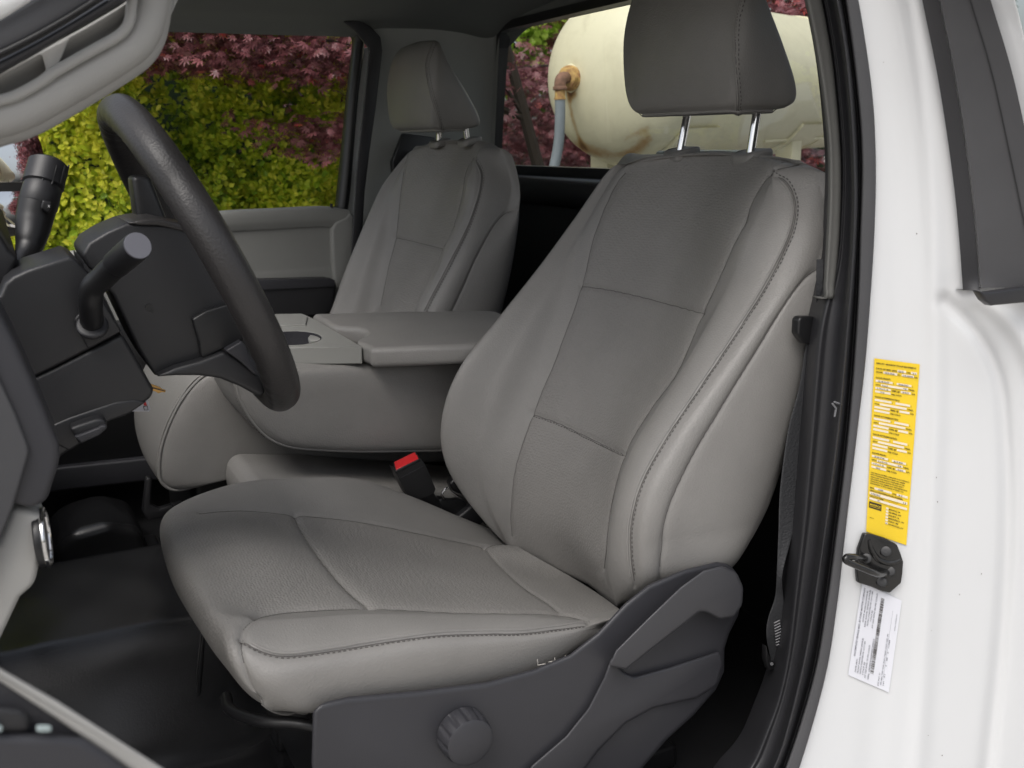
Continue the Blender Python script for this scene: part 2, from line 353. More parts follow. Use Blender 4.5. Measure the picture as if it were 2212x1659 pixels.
def headrest(cy, dx, dz, parent, seam, zs=1.):
    # z, front edge x, front centre x, back x, half width front, half width back
    T = [(.921, .270, .262, .350, .112, .118), (.930, .260, .248, .372, .124, .134), (.955, .256, .238, .370, .134, .138), (1.0, .256, .233, .350, .142, .136), (1.04, .257, .234, .330, .143, .132), (1.08, .262, .240, .310, .137, .124), (1.11, .268, .249, .298, .124, .110), (1.13, .275, .262, .293, .100, .088), (1.138, .280, .274, .288, .05, .045)]
    T = [((t[0]-.921)*zs+.921,)+t[1:] for t in T]
    rows = []
    for z, xf, xc, xb, a, b in T:
        m = (xf+xb)/2
        rows.append([W(xb+.006, 0, z), W(xb+.003, b*.6, z), W(xb-.012, b*.97, z), W(m+.004, (a+b)/2*1.02, z), W(xf+.004, a*1.01, z), W(xf-(xf-xc)*.45, a*.80, z), W(xc+.002, a*.4, z),
                     W(xc, 0, z), W(xc+.002, -a*.4, z), W(xf-(xf-xc)*.45, -a*.80, z), W(xf+.004, -a*1.01, z), W(m+.004, -(a+b)/2*1.02, z), W(xb-.012, -b*.97, z), W(xb+.003, -b*.6, z)])
    A = np.array(rows); c0 = A[0].mean(0); c1 = A[-1].mean(0)
    bot = c0+(A[0]-c0)*.9-np.array([0, 0, .004]); bot2 = c0+(A[0]-c0)*.02-np.array([0, 0, .004]); tp = c1+(A[-1]-c1)*.02+np.array([0, 0, .003])
    A = np.concatenate([[bot2], [bot], A, [tp]])+np.array([dx, cy, dz])
    return cushion_sheet('headrest', A, 120, 160, seam, parent, True, sgn=1, mats=[LEATHER])
def seat_top(ds, cy, dx, parent, feet):
    for (bx, by, tx, ty, y) in feet:
        a = P(bx, by, y); b = P(tx, ty, y); d = (b-a); a2 = a-d*.15; b2 = b+d*.2
        post = MB().tube([a2, b2], .0062, 14).build('headrest_post', CHROME, parent)
        g = MB(); c = a+np.array([.004, 0, .0])
        o = slab('post_guide', arc(np.array([c+W(-.022, -.019, -.008), c+W(-.012, -.026, -.004), c+W(.014, -.026, 0), c+W(.022, -.016, .001), c+W(.022, .016, .001), c+W(.012, .024, 0), c+W(-.014, .024, -.004), c+W(-.022, .017, -.008)]), 24, True), (0, 0, .016), LEATHER, parent, bevel=.005)
hr, HC = headrest(.012, 0, .012, driver_seat, [dict(line=[(1606,-30),(1604,0),(1593,48),(1591,130),(1594,200),(1596,262)], u=(8.9, 11.4), stitch=-5, cord=5, cr=.0012),
     dict(line=[(1365,252),(1400,262),(1465,264),(1547,264),(1595,257),(1655,250),(1697,236)], u=(4, 13), v=(.6, 4), tr=.0007, wide=0.002)])
seat_top(0, 0, 0, driver_seat, [(1467,340,1482,262,.078), (1619,346,1632,262,-.072)])
hr2, _ = headrest(.955, -.045, .0, passenger_seat, [dict(line=[(940,92),(928,125),(925,150),(934,200),(958,290)], u=(8.9, 11.4), stitch=-3, sig=2.4, cord=4, cr=.0012)], zs=.86)
seat_top(0, 0, 0, passenger_seat, [(948,314,948,290,1.02), (1011,311,1006,278,.88)])

# driver cushion
def col(F, tr, n=8, end=None):
    T = list(trow(tr, n)); return F+T+(end or [])
cols = [
 col([W(-.40,.20,.29), W(-.43,.215,.30), W(-.445,.225,.32)], [W(-.43,.235,.33), W(-.2,.25,.30), W(.0,.25,.24), W(.12,.24,.18)]),
 col([W(-.41,.18,.285), W(-.455,.20,.32), W(-.468,.21,.36)], [W(-.445,.235,.375), W(-.2,.262,.34), W(.0,.262,.26), W(.12,.25,.19)]),
 col([W(-.41,.165,.285), W(-.462,.175,.325), W(-.485,.18,.37)], [W(-.462,.20,.398),(455,1064,.22),(520,1042,.235),(620,1033,.24),(740,1030,.24),(800,1044,.24),(880,1070,.24),(960,1104,.235),(1050,1140,.23),(1130,1175,.23),(1180,1195,.22)]),
 col([W(-.41,.13,.29), W(-.470,.135,.325), W(-.497,.135,.37)], [W(-.482,.14,.405),(440,1103,.155),(540,1100,.155),(634,1109,.15),(760,1122,.14),(894,1147,.14),(1047,1179,.14),(1120,1180,.12)]),
 col([W(-.41,0,.29), W(-.472,0,.32), W(-.503,0,.365)], [W(-.488,0,.405),W(-.44,0,.412),W(-.38,0,.398),W(-.30,0,.368),W(-.2,0,.332),W(-.1,0,.295),W(.0,0,.262),W(.09,0,.235)]),
 col([W(-.41,-.13,.285), W(-.462,-.14,.315), W(-.492,-.145,.355)], [W(-.484,-.15,.397),(540,1341,-.178),(566,1327,-.168),(610,1318,-.168),(700,1312,-.165),(800,1308,-.163),(900,1313,-.163),(1000,1318,-.165),(1100,1319,-.17),(1200,1322,-.18),(1262,1334,-.20),(1338,1316,-.19)]),
 col([W(-.41,-.18,.28), W(-.456,-.19,.31), W(-.482,-.195,.345)], [W(-.479,-.20,.392),(534,1357,-.214),(562,1345,-.208),(610,1340,-.21),(700,1335,-.21),(800,1328,-.21),(900,1325,-.21),(1000,1325,-.212),(1100,1327,-.215),(1200,1328,-.22),(1262,1337,-.225),(1342,1324,-.215)]),
 col([W(-.41,-.215,.275), W(-.452,-.228,.305), W(-.474,-.238,.34)], [W(-.479,-.241,.380),(521,1378,-.243),(560,1402,-.256),(616,1415,-.258),(709,1405,-.26),(829,1385,-.262),(941,1370,-.262),(1050,1366,-.26),(1126,1365,-.258),(1196,1357,-.254),(1280,1345,-.245),(1345,1332,-.232)]),
 col([W(-.40,-.225,.275), W(-.44,-.245,.302), W(-.462,-.255,.33)], [W(-.465,-.258,.347),(535,1432,-.268),(600,1475,-.272),(720,1462,-.275),(850,1440,-.276),(1000,1416,-.274),(1130,1398,-.268),(1230,1376,-.26),(1284,1352,-.25),(1320,1350,-.225)]),
 col([W(-.39,-.205,.275), W(-.42,-.235,.285), W(-.44,-.25,.30)], [W(-.446,-.255,.31),(575,1530,-.262),(630,1548,-.265),(720,1530,-.265),(850,1510,-.265),(1000,1490,-.262),(1130,1462,-.258),(1230,1420,-.254),(1280,1370,-.25),(1322,1355,-.225)]),
 col([W(-.38,-.18,.28), W(-.40,-.20,.28), W(-.41,-.21,.28)], [W(-.41,-.22,.28), W(-.3,-.23,.27), W(-.15,-.23,.26), W(-.03,-.23,.27), W(.02,-.21,.26)]),
]
CA = np.array(cols).swapaxes(0, 1)
cseams = [
 dict(line=[(430,1106),(480,1101),(540,1100),(634,1109),(760,1122),(894,1147),(1047,1179)], u=(2.2, 3.8), tr=.0004),
 dict(line=[(1047,1179),(1080,1172),(1120,1172)], u=(2, 4.9), tr=.0004),
 dict(line=[(637,1110),(650,1138),(690,1198),(730,1248),(765,1283),(790,1300),(798,1309)], u=(2.9, 5.1), depth=.003, wide=.003, tr=.0005),
 dict(line=[(1047,1179),(1075,1215),(1130,1265),(1180,1298),(1207,1318)], u=(2.9, 5.1), tr=.0004),
 dict(line=[(521,1378),(528,1352),(556,1330),(610,1319),(700,1312),(800,1309),(900,1313),(1000,1318),(1100,1319),(1200,1322),(1262,1334),(1278,1344)], u=(4.3, 7.3), tr=.0004, depth=.0028, wide=.002),
 dict(line=[(521,1378),(560,1402),(616,1415),(709,1405),(829,1385),(941,1370),(1050,1366),(1126,1365),(1196,1357),(1280,1345)], u=(6.3, 7.8), cord=-6, stitch=6, v=(3, 99)),
 dict(line=[(521,1378),(522,1410),(529,1450),(545,1490),(565,1515)], u=(5, 9), depth=.002)]
dcush, DCC = cushion_sheet('cushion', CA, 260, 420, cseams, driver_seat, False, insert=lambda u, v: 3 < u < 5 or (2.9 < u < 7.2 and v < 3.15), sgn=-1)

# ---- side shield of the driver seat
shield = pslab('side_shield', [(671,1540),(684,1519),(750,1505),(900,1492),(1050,1473),(1150,1446),(1230,1413),(1290,1366),(1350,1302),(1400,1262),(1480,1228),(1550,1212),(1582,1218),(1602,1250),(1606,1290),(1596,1330),(1577,1368),(1567,1400),(1566,1450),(1548,1490),(1500,1545),(1440,1600),(1380,1670),(1330,1740),(1100,1780),(680,1780),(668,1650)], -.290, .026, CHAR, driver_seat, along=True, bevel=.009, seg=4, ang=28)
pslab('raised_rib', [(1322,1415),(1345,1450),(1370,1462),(1450,1440),(1556,1405),(1563,1430),(1550,1480),(1505,1508),(1410,1530),(1352,1562),(1292,1622),(1235,1700),(1110,1700),(1150,1652),(1222,1590),(1270,1530),(1305,1462)], -.298, .014, CHAR, shield, along=True, bevel=.005, seg=3, ang=25)
0 and pslab('lower_shelf', [(680,1700)], -.301, .012, CHAR, shield, bevel=.007, seg=4, ang=25)
0 and pslab('upper_ridge', [(1150,1447),(1230,1414),(1290,1367),(1350,1304),(1392,1266),(1440,1248),(1420,1290),(1370,1350),(1310,1410),(1250,1450),(1190,1470)], -.295, .010, CHAR, shield, bevel=.006, seg=4, ang=25)
lever = pslab('recline_lever', [(1314,1440),(1330,1405),(1400,1335),(1470,1268),(1520,1232),(1560,1222),(1592,1236),(1606,1268),(1604,1306),(1586,1332),(1555,1338),(1525,1322),(1510,1322),(1465,1358),(1400,1408),(1352,1447)], -.318, .030, mat('lever_plastic', (.048, .048, .053), .42, bump=.25, bscale=900), driver_seat, along=True, bevel=.006, seg=4, ang=25)
kc = P(996, 1580, -.292); ks = []
for (yy, rr) in ((0, .030), (-.004, .031), (-.018, .030), (-.026, .0275), (-.028, .024), (-.0285, .0)):
    row = []
    for j in range(120):
        a = 2*PI*j/120; s = .0032*max(0, math.cos(12*a))**1.5 if yy > -.025 and yy < -.002 else .0
        q = rr-s; row.append(kc+W(q*math.cos(a), yy, q*math.sin(a)))
    ks.append(row)
autosm(mesh('lumbar_knob', np.array(ks).reshape(-1, 3), grid_faces(6, 120, True), CHAR, driver_seat), 40)
# under-seat frame
blob_box('seat_frame', (-.37, -.20, .05), (.02, .20, .19), BLACK, driver_seat, .02)
blob_box('seat_rail', (-.36, -.17, .0), (.15, -.12, .035), BLACK, driver_seat, .006)
blob_box('seat_rail', (-.36, .14, .0), (.15, .19, .035), BLACK, driver_seat, .006)

# passenger cushion
pc = L([(500,800),(430,817),(392,862),(362,918),(345,975),(343,1030),(358,1053),(385,1059),(440,1045),(500,1018),(560,985),(680,985),(1000,990),(1050,860),(800,820)], .53)
pc = arc(pc, 90, True); pcc = np.array([-.18, 0, .34]); R = []
for y_, k_, fr_ in ((.518, .001, 0), (.518, .5, 0), (.520, .80, 0), (.526, .94, 0), (.535, .995, 0), (.55, 1.01, 0), (.70, 1.02, 0), (.90, 1.0, .006), (1.03, .96, .015), (1.12, .90, .03), (1.19, .80, .04), (1.21, .4, .05)):
    q = pcc+(pc-pcc)*k_; q[:, 1] = y_; q[:, 0] += fr_; R.append(q)
R = crom(np.array(R), 60); pcu = mesh('cushion', R.reshape(-1, 3), grid_faces(60, 90, True), LEATHER, passenger_seat)
pp = arc(L([(455,806),(432,818),(394,862),(365,918),(347,975),(345,1030),(360,1052),(387,1058),(440,1045),(505,1016),(557,978)], .532), 80)
MB().tube(pp, .0028, 8).build('piping', LEATHER, pcu)
pst = MB(); q = arc(pp+W(-.003, .011, .002), 321)
for k in range(80): pst.tube(q[4*k:4*k+3], .0009, 5)
pst.build('stitching', THREAD, pcu)
blob_box('seat_frame', (-.36, .78, .03), (.1, 1.14, .26), BLACK, passenger_seat, .02)

# ---- folding centre console
con = empty('centre_console', (-.1, .48, .37), 'grey leather folded centre seat back used as an armrest with cup holders', 'armrest console')
cbp = arc(L([(500,800),(508,835),(518,868),(543,912),(583,950),(640,969),(750,976),(850,976),(960,974),(1120,970),(1130,785),(1010,776),(880,782),(760,789),(600,797)], .335), 120, True)
ctr = np.array([-.12, 0, .475]); R = []
for y_, kx, kz in ((.325, .001, .001), (.325, .6, .55), (.327, .87, .83), (.331, .955, .94), (.337, .993, .988), (.345, 1.008, 1.005), (.40, 1.015, 1.01), (.58, 1.01, 1.0), (.63, .98, .95), (.645, .9, .8), (.648, .001, .001)):
    q = ctr+(cbp-ctr)*np.array([kx, 0, kz]); q[:, 1] = y_; R.append(q)
R = crom(np.array(R), 70); cb = mesh('padded_body', R.reshape(-1, 3), grid_faces(70, 120, True), LEATHER, con)
pr = arc(L([(503,800),(511,833),(521,868),(546,911),(585,949),(641,967),(750,974),(850,974),(960,972),(1100,968)], .336), 80)
MB().tube(pr, .0024, 8).build('piping', LEATHER, cb)
cst = MB(); q = arc(pr+W(-.003, .010, -.001), 401)
for k in range(60): cst.tube(q[4*k:4*k+3], .0009, 5)
cst.build('stitching', THREAD, cb)
lid_out = [PZ(*q, .577) for q in [(673,677),(702,692),(712,700),(728,705),(769,707),(786,712),(792,720),(782,727),(771,732),(771,738),(785,743),(796,747),(800,752),(1140,738),(1150,700),(1075,672),(1056,670),(860,672)]]
lid = slab('armrest_lid', np.array(lid_out), (0, 0, -.034), LEATHER, con, bevel=.010, seg=5, ang=40)
MB().tube(L([(803,776),(900,773),(1015,768)], .331), .0018, 8).build('piping', LEATHER, lid)
lst = MB(); q = arc(L([(806,752),(806,764),(806,775)], .3285), 29)
for k in range(7): lst.tube(q[4*k:4*k+3], .0009, 5)
lst.build('stitching', THREAD, lid)
# tray with two cup wells
tray = empty('cup_tray', (-.25, .48, .56), None, None); tray.parent = con; tray.matrix_parent_inverse = Matrix.Translation(con.location).inverted()
zt = .574
def hole_plate(outer, holes, z, th, name, m, parent):
    bm = bmesh.new(); es = []
    for loop in [outer]+holes:
        vs = [bm.verts.new((p[0], p[1], z)) for p in loop]
        es += [bm.edges.new((vs[i], vs[(i+1) % len(vs)])) for i in range(len(vs))]
    bmesh.ops.triangle_fill(bm, use_beauty=True, edges=es)
    r = bmesh.ops.extrude_face_region(bm, geom=bm.faces[:]); bmesh.ops.translate(bm, verts=[v for v in r['geom'] if isinstance(v, bmesh.types.BMVert)], vec=(0, 0, -th))
    me = D.meshes.new(name); bm.to_mesh(me); bm.free(); o = link(name, me, m, parent); autosm(o, 30); return o
o1 = [PZ(*q, zt) for q in [(782,748),(776,744),(720,712),(690,694),(661,680),(652,677),(500,680),(430,752)]]
def circ(c, rx, ry, n=40): return [c+W(rx*math.cos(2*PI*i/n), ry*math.sin(2*PI*i/n), 0) for i in range(n)]
c1 = PZ(628, 730, zt); c2 = PZ(672, 735, zt); c3 = PZ(610, 694, zt)
well = []
for i in range(48):
    a = 2*PI*i/48; r = .044; well.append(c1+W(.050*math.cos(a), .066*math.sin(a), 0))
slot = [PZ(*q, zt) for q in [(668,716),(674,722),(690,736),(716,738),(712,744),(690,748),(668,747)]]
hole_plate(o1, [well], zt, .030, 'tray_top', HARD, tray).modifiers.new('soft', 'BEVEL').width = .002
cup = MB(); rr = [(well, 0), ]
rows = [[p for p in well], [c1+(p-c1)*.97-W(0, 0, .006) for p in well], [c1+(p-c1)*.86-W(0, 0, .06) for p in well], [c1+(p-c1)*.02-W(0, 0, .06) for p in well]]
mesh('cup_well', np.array(rows).reshape(-1, 3), grid_faces(4, 48, True), CARPET, tray)
slab('cup_insert', np.array([PZ(*q, zt-.012) for q in [(666,738),(674,728),(700,735),(716,740),(700,744),(668,744)]]), (0, 0, .008), HARD, tray, bevel=.002)
slab('coin_tray_rim', np.array([PZ(*q, zt+.003) for q in [(560,705),(660,700),(664,684),(659,682),(652,694),(560,697)]]), (0, 0, -.004), HARD, tray, bevel=.001)
0 and slab('tray_skirt', L([(430,760),(600,752),(700,750),(783,749),(786,788),(600,799),(430,805)], .332), (0, .012, 0), HARD, tray, bevel=.005, seg=4)
# centre cushion
cc = empty('centre_seat_cushion', (-.1, .48, .3), 'low grey leather centre seat cushion in the shade below the armrest', 'seat cushion')
ccm = slab('padding', np.array([W(-.335, .318, .30), W(-.343, .318, .340), W(-.328, .318, .374), W(-.2, .318, .352), W(.0, .318, .305), W(.14, .318, .27), W(.14, .318, .20), W(-.35, .318, .24)]), (0, .19, 0), LEATHER, cc, bevel=.022, seg=6, ang=15)
pr = arc(np.array([W(-.340, .325, .346), W(-.325, .325, .366), W(-.2, .325, .340), W(.0, .325, .296), W(.13, .325, .266)]), 90)
MB().tube(pr, .0022, 8).build('piping', LEATHER, ccm)
cst = MB(); q = arc(pr+W(0, -.0045, -.006), 321)
for k in range(80): cst.tube(q[4*k:4*k+3], .0009, 5)
cst.build('stitching', THREAD, ccm)

SCR = mat('pale_scratch', (.42, .40, .37), .7)
m3 = MB(); 
for q in ([(1161,1425),(1162,1437),(1178,1434)], [(1185,1430),(1205,1427)], [(1198,1421),(1199,1427)], [(1221,1416),(1222,1421)]):
    yq = -.2735
    m3.tube(L(q, yq), .0007, 5)
m3.build('scratch', SCR, dcush)

MB().tube(arc(L([(488,1505,-.10),(500,1535,-.14),(560,1556,-.19),(640,1562,-.22),(680,1570,-.23)]), 30), .007, 12).build('adjust_bar', BLACK, driver_seat)
# ------------------------------------------------------------------ truck cab
def ipt(tab, y):
    k = sorted(tab); return float(np.interp(y, [a for a, b in k], [b for a, b in k]))
def smo(tab):
    k = sorted(tab); a = np.array(k, float); b = crom(a, 20*len(a)); return [tuple(q) for q in b]
cab = empty('truck_cab', (0, .475, 0), 'white pickup truck cab seen through its open driver door, dark headliner and grey trim', 'truck')
# body seam lines measured down the photo: height -> sideways position
TLt = smo([(-120,1712),(0,1740),(124,1765),(289,1787),(413,1790),(520,1786),(640,1779)])
TRt = smo([(-120,1745),(0,1775),(144,1800),(330,1816),(454,1816),(557,1810),(648,1800)])
DLt = smo([(-120,1745),(0,1775),(144,1800),(330,1816),(454,1814),(557,1806),(640,1785),(735,1765),(930,1748),(1119,1732),(1244,1718),(1402,1700),(1500,1680),(1570,1655),(1659,1615),(1760,1540),(2300,1250)])
CRt = smo([(-120,1775),(0,1808),(165,1833),(371,1846),(536,1843),(735,1828),(930,1810),(1119,1786),(1244,1768),(1402,1743),(1559,1706),(1659,1672),(1760,1610),(2300,1330)])
LSt = smo([(-120,1790),(0,1824),(289,1858),(536,1855),(700,1848),(930,1830),(1150,1804),(1300,1784),(1464,1755),(1659,1694),(1760,1640),(2300,1370)])
EDt = smo([(-120,1825),(0,1853),(144,1876),(248,1887),(371,1891),(495,1888),(616,1881),(773,1869),(930,1851),(1150,1825),(1307,1807),(1464,1781),(1659,1725),(1760,1680),(2300,1430)])
SLt = smo([(-120,1968),(0,1992),(186,2029),(413,2062),(627,2080),(900,2095),(1250,2100),(1659,2060),(1760,2040),(2300,1930)])
OUt = smo([(-120,2155),(0,2192),(90,2214),(300,2252),(600,2295),(1000,2330),(1659,2330),(1760,2320),(2300,2260)])
hcurves = [([(2040,650),(2085,690),(2130,750),(2160,830),(2172,950),(2175,1150),(2160,1400),(2120,1760)], 16, .005),
           ([(2110,640),(2150,668),(2200,720),(2240,800)], 22, -.005), ([(1950,-100),(1985,100),(2010,350),(2020,600),(2022,900),(2005,1300),(1975,1750)], 22, -.0035),
           ([(1905,-100),(1935,300),(1940,700),(1935,1000),(1915,1300),(1870,1750)], 30, .0015)]
def yJ(px, py):
    px = np.asarray(px, float); py = np.asarray(py, float)
    E = np.interp(py, [a for a, b in EDt], [b for a, b in EDt]); O = np.interp(py, [a for a, b in OUt], [b for a, b in OUt])
    f = (px-E)/(O-E); y = -.386-.125*np.clip(f, 0, 1.5)**1.15
    Q = np.stack([px.ravel(), py.ravel()], -1)
    for ln, sg, dp in hcurves: y = y+(dp*np.exp(-(polydist(Q, smooth2(ln, 24))/sg)**2)).reshape(y.shape)
    return y
def Pv(px, py, y):
    px = np.asarray(px, float); py = np.asarray(py, float); y = np.asarray(y, float)
    d = FW*FPX+(px-CX)[..., None]*RT-(py-CY)[..., None]*UP
    return CAMP+d*((y-CAMP[1])/d[..., 1])[..., None]
ys = np.concatenate([np.linspace(-110, 1750, 190), np.linspace(1780, 2290, 14)]); fs = np.linspace(0, 1, 110)
E_ = np.interp(ys, [a for a, b in EDt], [b for a, b in EDt]); O_ = np.interp(ys, [a for a, b in OUt], [b for a, b in OUt])
PXg = E_[:, None]+(O_-E_)[:, None]*fs[None]; PYg = np.repeat(ys[:, None], 110, 1)
J = Pv(PXg, PYg, yJ(PXg, PYg))
o4 = [J[:, -1]+np.array([dx, dy, 0]) for dx, dy in ((.006, .006), (.02, .022), (.08, .085), (.3, .30))]
inn = [J[:, 0]+np.array([dx, dy, 0]) for dx, dy in ((.06, .05), (.004, .004))]
JJ = np.concatenate([np.stack(inn, 1), J, np.stack(o4, 1)], 1)
mesh('door_jamb', JJ.reshape(-1, 3), grid_faces(JJ.shape[0], JJ.shape[1]), PAINT, cab)
# door aperture seal
rowsS = []
for y in np.linspace(-110, 2280, 76):
    d, c, l, e = (ipt(t, y) for t in (DLt, CRt, LSt, EDt))
    r = [P(d+2, y, -.318)+W(.03, .06, 0), P(d, y, -.330), P(d+(c-d)*.35, y, -.338), P(d+(c-d)*.7, y, -.352), P(c-6, y, -.382), P(c, y, -.392), P(c+6, y, -.386), P(l-4, y, -.368), P(l, y, -.372), P(l+3, y, -.386), P((l+e)/2, y, -.3905), P(e-2, y, -.3925), P(e+1, y, -.3905), P(e+1, y, -.380)]
    rowsS.append(r)
so, _ = sheet('door_seal', rowsS, 200, 70, [RUBBER, LIPR], cab); so.data.polygons.foreach_set('material_index', [1 if (i % 69) >= 47 else 0 for i in range(199*69)])
# inner pillar trim strip
rowsT = []
for y in np.linspace(-110, 645, 30):
    a, b = ipt(TLt, y), ipt(TRt, y)
    rowsT.append([P(a, y, -.31)+W(.05, .03, 0), P(a, y, -.312), P(a+3, y, -.336), P((a+b)/2, y, -.339), P(b-3, y, -.340), P(b, y, -.336), P(b, y, -.325)])
rowsT.append([p+W(.0, .02, .0) for p in rowsT[-1]])
sheet('pillar_trim', rowsT, 90, 26, mat('grey_strip_plastic', (.135, .135, .128), .75, bump=.2, bscale=700), cab)
# black corner strip
def strip(name, xa, xb, y0, y1, m, lift, par, n=60, k=10, edge=.006):
    R = []
    for y in np.linspace(y0, y1, n):
        a, b = xa(y), xb(y); xs = np.linspace(a, b, k); yy = yJ(xs, np.full(k, y))-lift
        row = list(Pv(xs, np.full(k, y), yy)); row = [P(a, y, yy[0]+edge+.004)]+row+[P(b, y, yy[-1]+edge+.004)]
        R.append(row)
    R = np.array(R); R = np.concatenate([[R[0]+W(0, .01, 0)], R, [R[-1]+W(0, .01, 0)]])
    o = mesh(name, R.reshape(-1, 3), grid_faces(R.shape[0], R.shape[1]), m, par); autosm(o, 50); return o
SRt = smo([(-120,2105),(0,2140),(136,2181),(268,2212),(640,2290)])
strip('corner_seal', lambda y: ipt(SLt, y), lambda y: ipt(SLt, y)+36, -110, 627, RUBBER, .006, cab)
strip('corner_strip', lambda y: ipt(SLt, y)+39, lambda y: ipt(SRt, y), -110, 622, LIPR, .008, cab)
strip('corner_groove', lambda y: ipt(SRt, y)-46, lambda y: ipt(SRt, y)-43, -110, 560, DARKP, .0088, cab, edge=.001)
slab('strip_foot', Pv(*[np.array(v, float) for v in zip(*[(2117,628),(2128,632),(2150,630),(2300,608),(2300,646),(2150,660),(2144,661),(2130,650)])], np.full(8, -.505)), (0, .012, 0), RUBBER, cab, bevel=.004)
# rear cab wall, window, corner trim
RX = .56
def qx(pts, x): return np.array([PX(a, b, x) for a, b in pts])
zb, zt_ = .832, 1.166
MB().box((RX, -.36, -.02), (RX+.05, 1.34, zb-.01)).build('rear_wall', DARKP, cab, bevel=.006)
MB().tube([W(RX-.015, -.3, .775), W(RX-.02, .4, .775), W(RX-.015, 1.25, .775)], .035, 20).build('rear_wall_pad', BLACK, cab)
MB().box((RX, -.36, 1.17), (RX+.05, 1.34, 1.30)).build('rear_header', HEADL, cab)
inner = arc(np.array([W(RX, -.2, zb), W(RX, .5, zb), W(RX, 1.20, zb), W(RX, 1.262, zb+.004), W(RX, 1.268, zb+.012), W(RX, 1.255, .95), W(RX, 1.225, 1.10), W(RX, 1.205, 1.148), W(RX, 1.17, 1.164), W(RX, 1.0, 1.166), W(RX, .5, 1.168), W(RX, -.1, 1.168), W(RX, -.22, 1.1)]), 160, True)
cen = inner.mean(0); outer = np.array([W(RX, min(max(cen[1]+(p[1]-cen[1])*1.0+np.sign(p[1]-cen[1])*.022, -.26), 1.32), p[2]+(.02 if p[2] > 1 else -.02)) for p in inner])
V = np.concatenate([inner+W(-.004, 0, 0), outer+W(-.004, 0, 0), inner+W(.03, 0, 0)])
F = [(i, (i+1) % 160, (i+1) % 160+160, i+160) for i in range(160)]+[(i, (i+1) % 160, (i+1) % 160+320, i+320) for i in range(160)]
mesh('rear_window_frame', V, F, BLACK, cab, smooth=False)
def glassmat(name, tint, refl=.6):
    m = D.materials.new(name); m.use_nodes = True; nt = m.node_tree; N = nt.nodes; N.clear()
    t = N.new('ShaderNodeBsdfTransparent'); t.inputs[0].default_value = (*tint, 1)
    g = N.new('ShaderNodeBsdfGlossy'); g.inputs['Roughness'].default_value = .01
    fr = N.new('ShaderNodeFresnel'); fr.inputs[0].default_value = 1.45
    ml = N.new('ShaderNodeMath'); ml.operation = 'MULTIPLY'; ml.inputs[1].default_value = refl
    mx = N.new('ShaderNodeMixShader'); ou = N.new('ShaderNodeOutputMaterial')
    nt.links.new(fr.outputs[0], ml.inputs[0]); nt.links.new(ml.outputs[0], mx.inputs[0]); nt.links.new(t.outputs[0], mx.inputs[1]); nt.links.new(g.outputs[0], mx.inputs[2]); nt.links.new(mx.outputs[0], ou.inputs[0])
    return m
GLASS = glassmat('clear_window_glass', (.88, .905, .885), .10)
mesh('rear_window_glass', [W(RX+.02, -.3, zb-.02), W(RX+.02, 1.30, zb-.02), W(RX+.02, 1.30, 1.19), W(RX+.02, -.3, 1.19)], [(0, 1, 2, 3)], GLASS, cab, False)
# corner trim between far pillar and rear window
R = []
for z in (1.175, 1.10, 1.0, .9, .84):
    k = (1.175-z)/.335
    R.append([W(.245-.03*k, 1.285+.03*k, z), W(.26-.03*k, 1.268+.03*k, z), W(.36, 1.262+.03*k, z), W(.47, 1.26+.025*k, z), W(.53, 1.255+.022*k, z), W(.553, 1.235+.03*k, z), W(.556, 1.215+.05*k, z), W(.557, 1.20+.05*k, z)])
for z in (.80, .70, .60, .40):
    R.append([W(.20, 1.32, z), W(.215, 1.30, z), W(.36, 1.292, z), W(.47, 1.285, z), W(.53, 1.277, z), W(.553, 1.265, z), W(.556, 1.255, z), W(.557, 1.24, z)])
sheet('far_pillar_trim', R, 80, 60, SHADEP, cab)
pslab('belt_slot', [(872,288),(940,297),(940,330),(905,335),(850,380),(848,350)], 1.235, .02, BLACK, cab, bevel=.002)
# headliner and roof
R = []
for x in (-.44, -.38, -.3, 0, .25, .45, .56, .60):
    dz = {-.44: -.02, -.38: 0, .45: -.005, .56: -.03, .60: -.05}.get(x, 0.0)
    R.append([W(x, y, z+dz) for y, z in ((-.36, 1.12), (-.30, 1.20), (-.1, 1.235), (.475, 1.25), (1.05, 1.225), (1.22, 1.185), (1.27, 1.168), (1.305, 1.150))])
sheet('headliner', R, 40, 60, HEADL, cab)
R2 = [[p+W(0, 0, .05) for p in r] for r in R]
for r in R2: r[0] = r[0]+W(0, -.06, -.0); r[-1] = r[-1]+W(0, .06, -.015)
sheet('roof_skin', R2, 30, 40, PAINT2, cab)
# floor, tunnel
def fz(x, y):
    z = 0.0
    s = lambda a, b, t: (lambda q: q*q*(3-2*q))(min(1, max(0, (t-a)/(b-a))))
    z += .155*s(.16, .36, y)*(1-s(.70, .74, y))*(1-s(-.40, -.34, x)*.6)
    z += .05*s(-.70, -.95, x)
    z += .02*s(-.20, -.30, y)
    z += .05*s(-.36, -.385, y)
    return z+.0008*math.sin(x*40)*math.sin(y*31)
xs = np.linspace(-1.2, .58, 110); yy = np.linspace(-.392, 1.33, 130)
V = [(x, y, fz(x, y)) for x in xs for y in yy]
mesh('floor_lining', V, grid_faces(110, 130), MATM, cab)
slab('floor_underside', np.array([W(-1.25, -.395, -.03), W(.6, -.36, -.03), W(.6, 1.36, -.03), W(-1.25, 1.36, -.03)]), (0, 0, -.1), BLACK, cab, bevel=0)
# firewall and far body sides
MB().box((-1.25, -.42, -.05), (-1.2, 1.36, .75)).build('firewall', BLACK, cab)
MB().box((-1.3, 1.305, -.1), (.60, 1.36, .50)).build('far_lower_side', BLACK, cab)
MB().box((.25, 1.33, .50), (.60, 1.36, 1.1)).build('far_side_panel', PAINT2, cab)
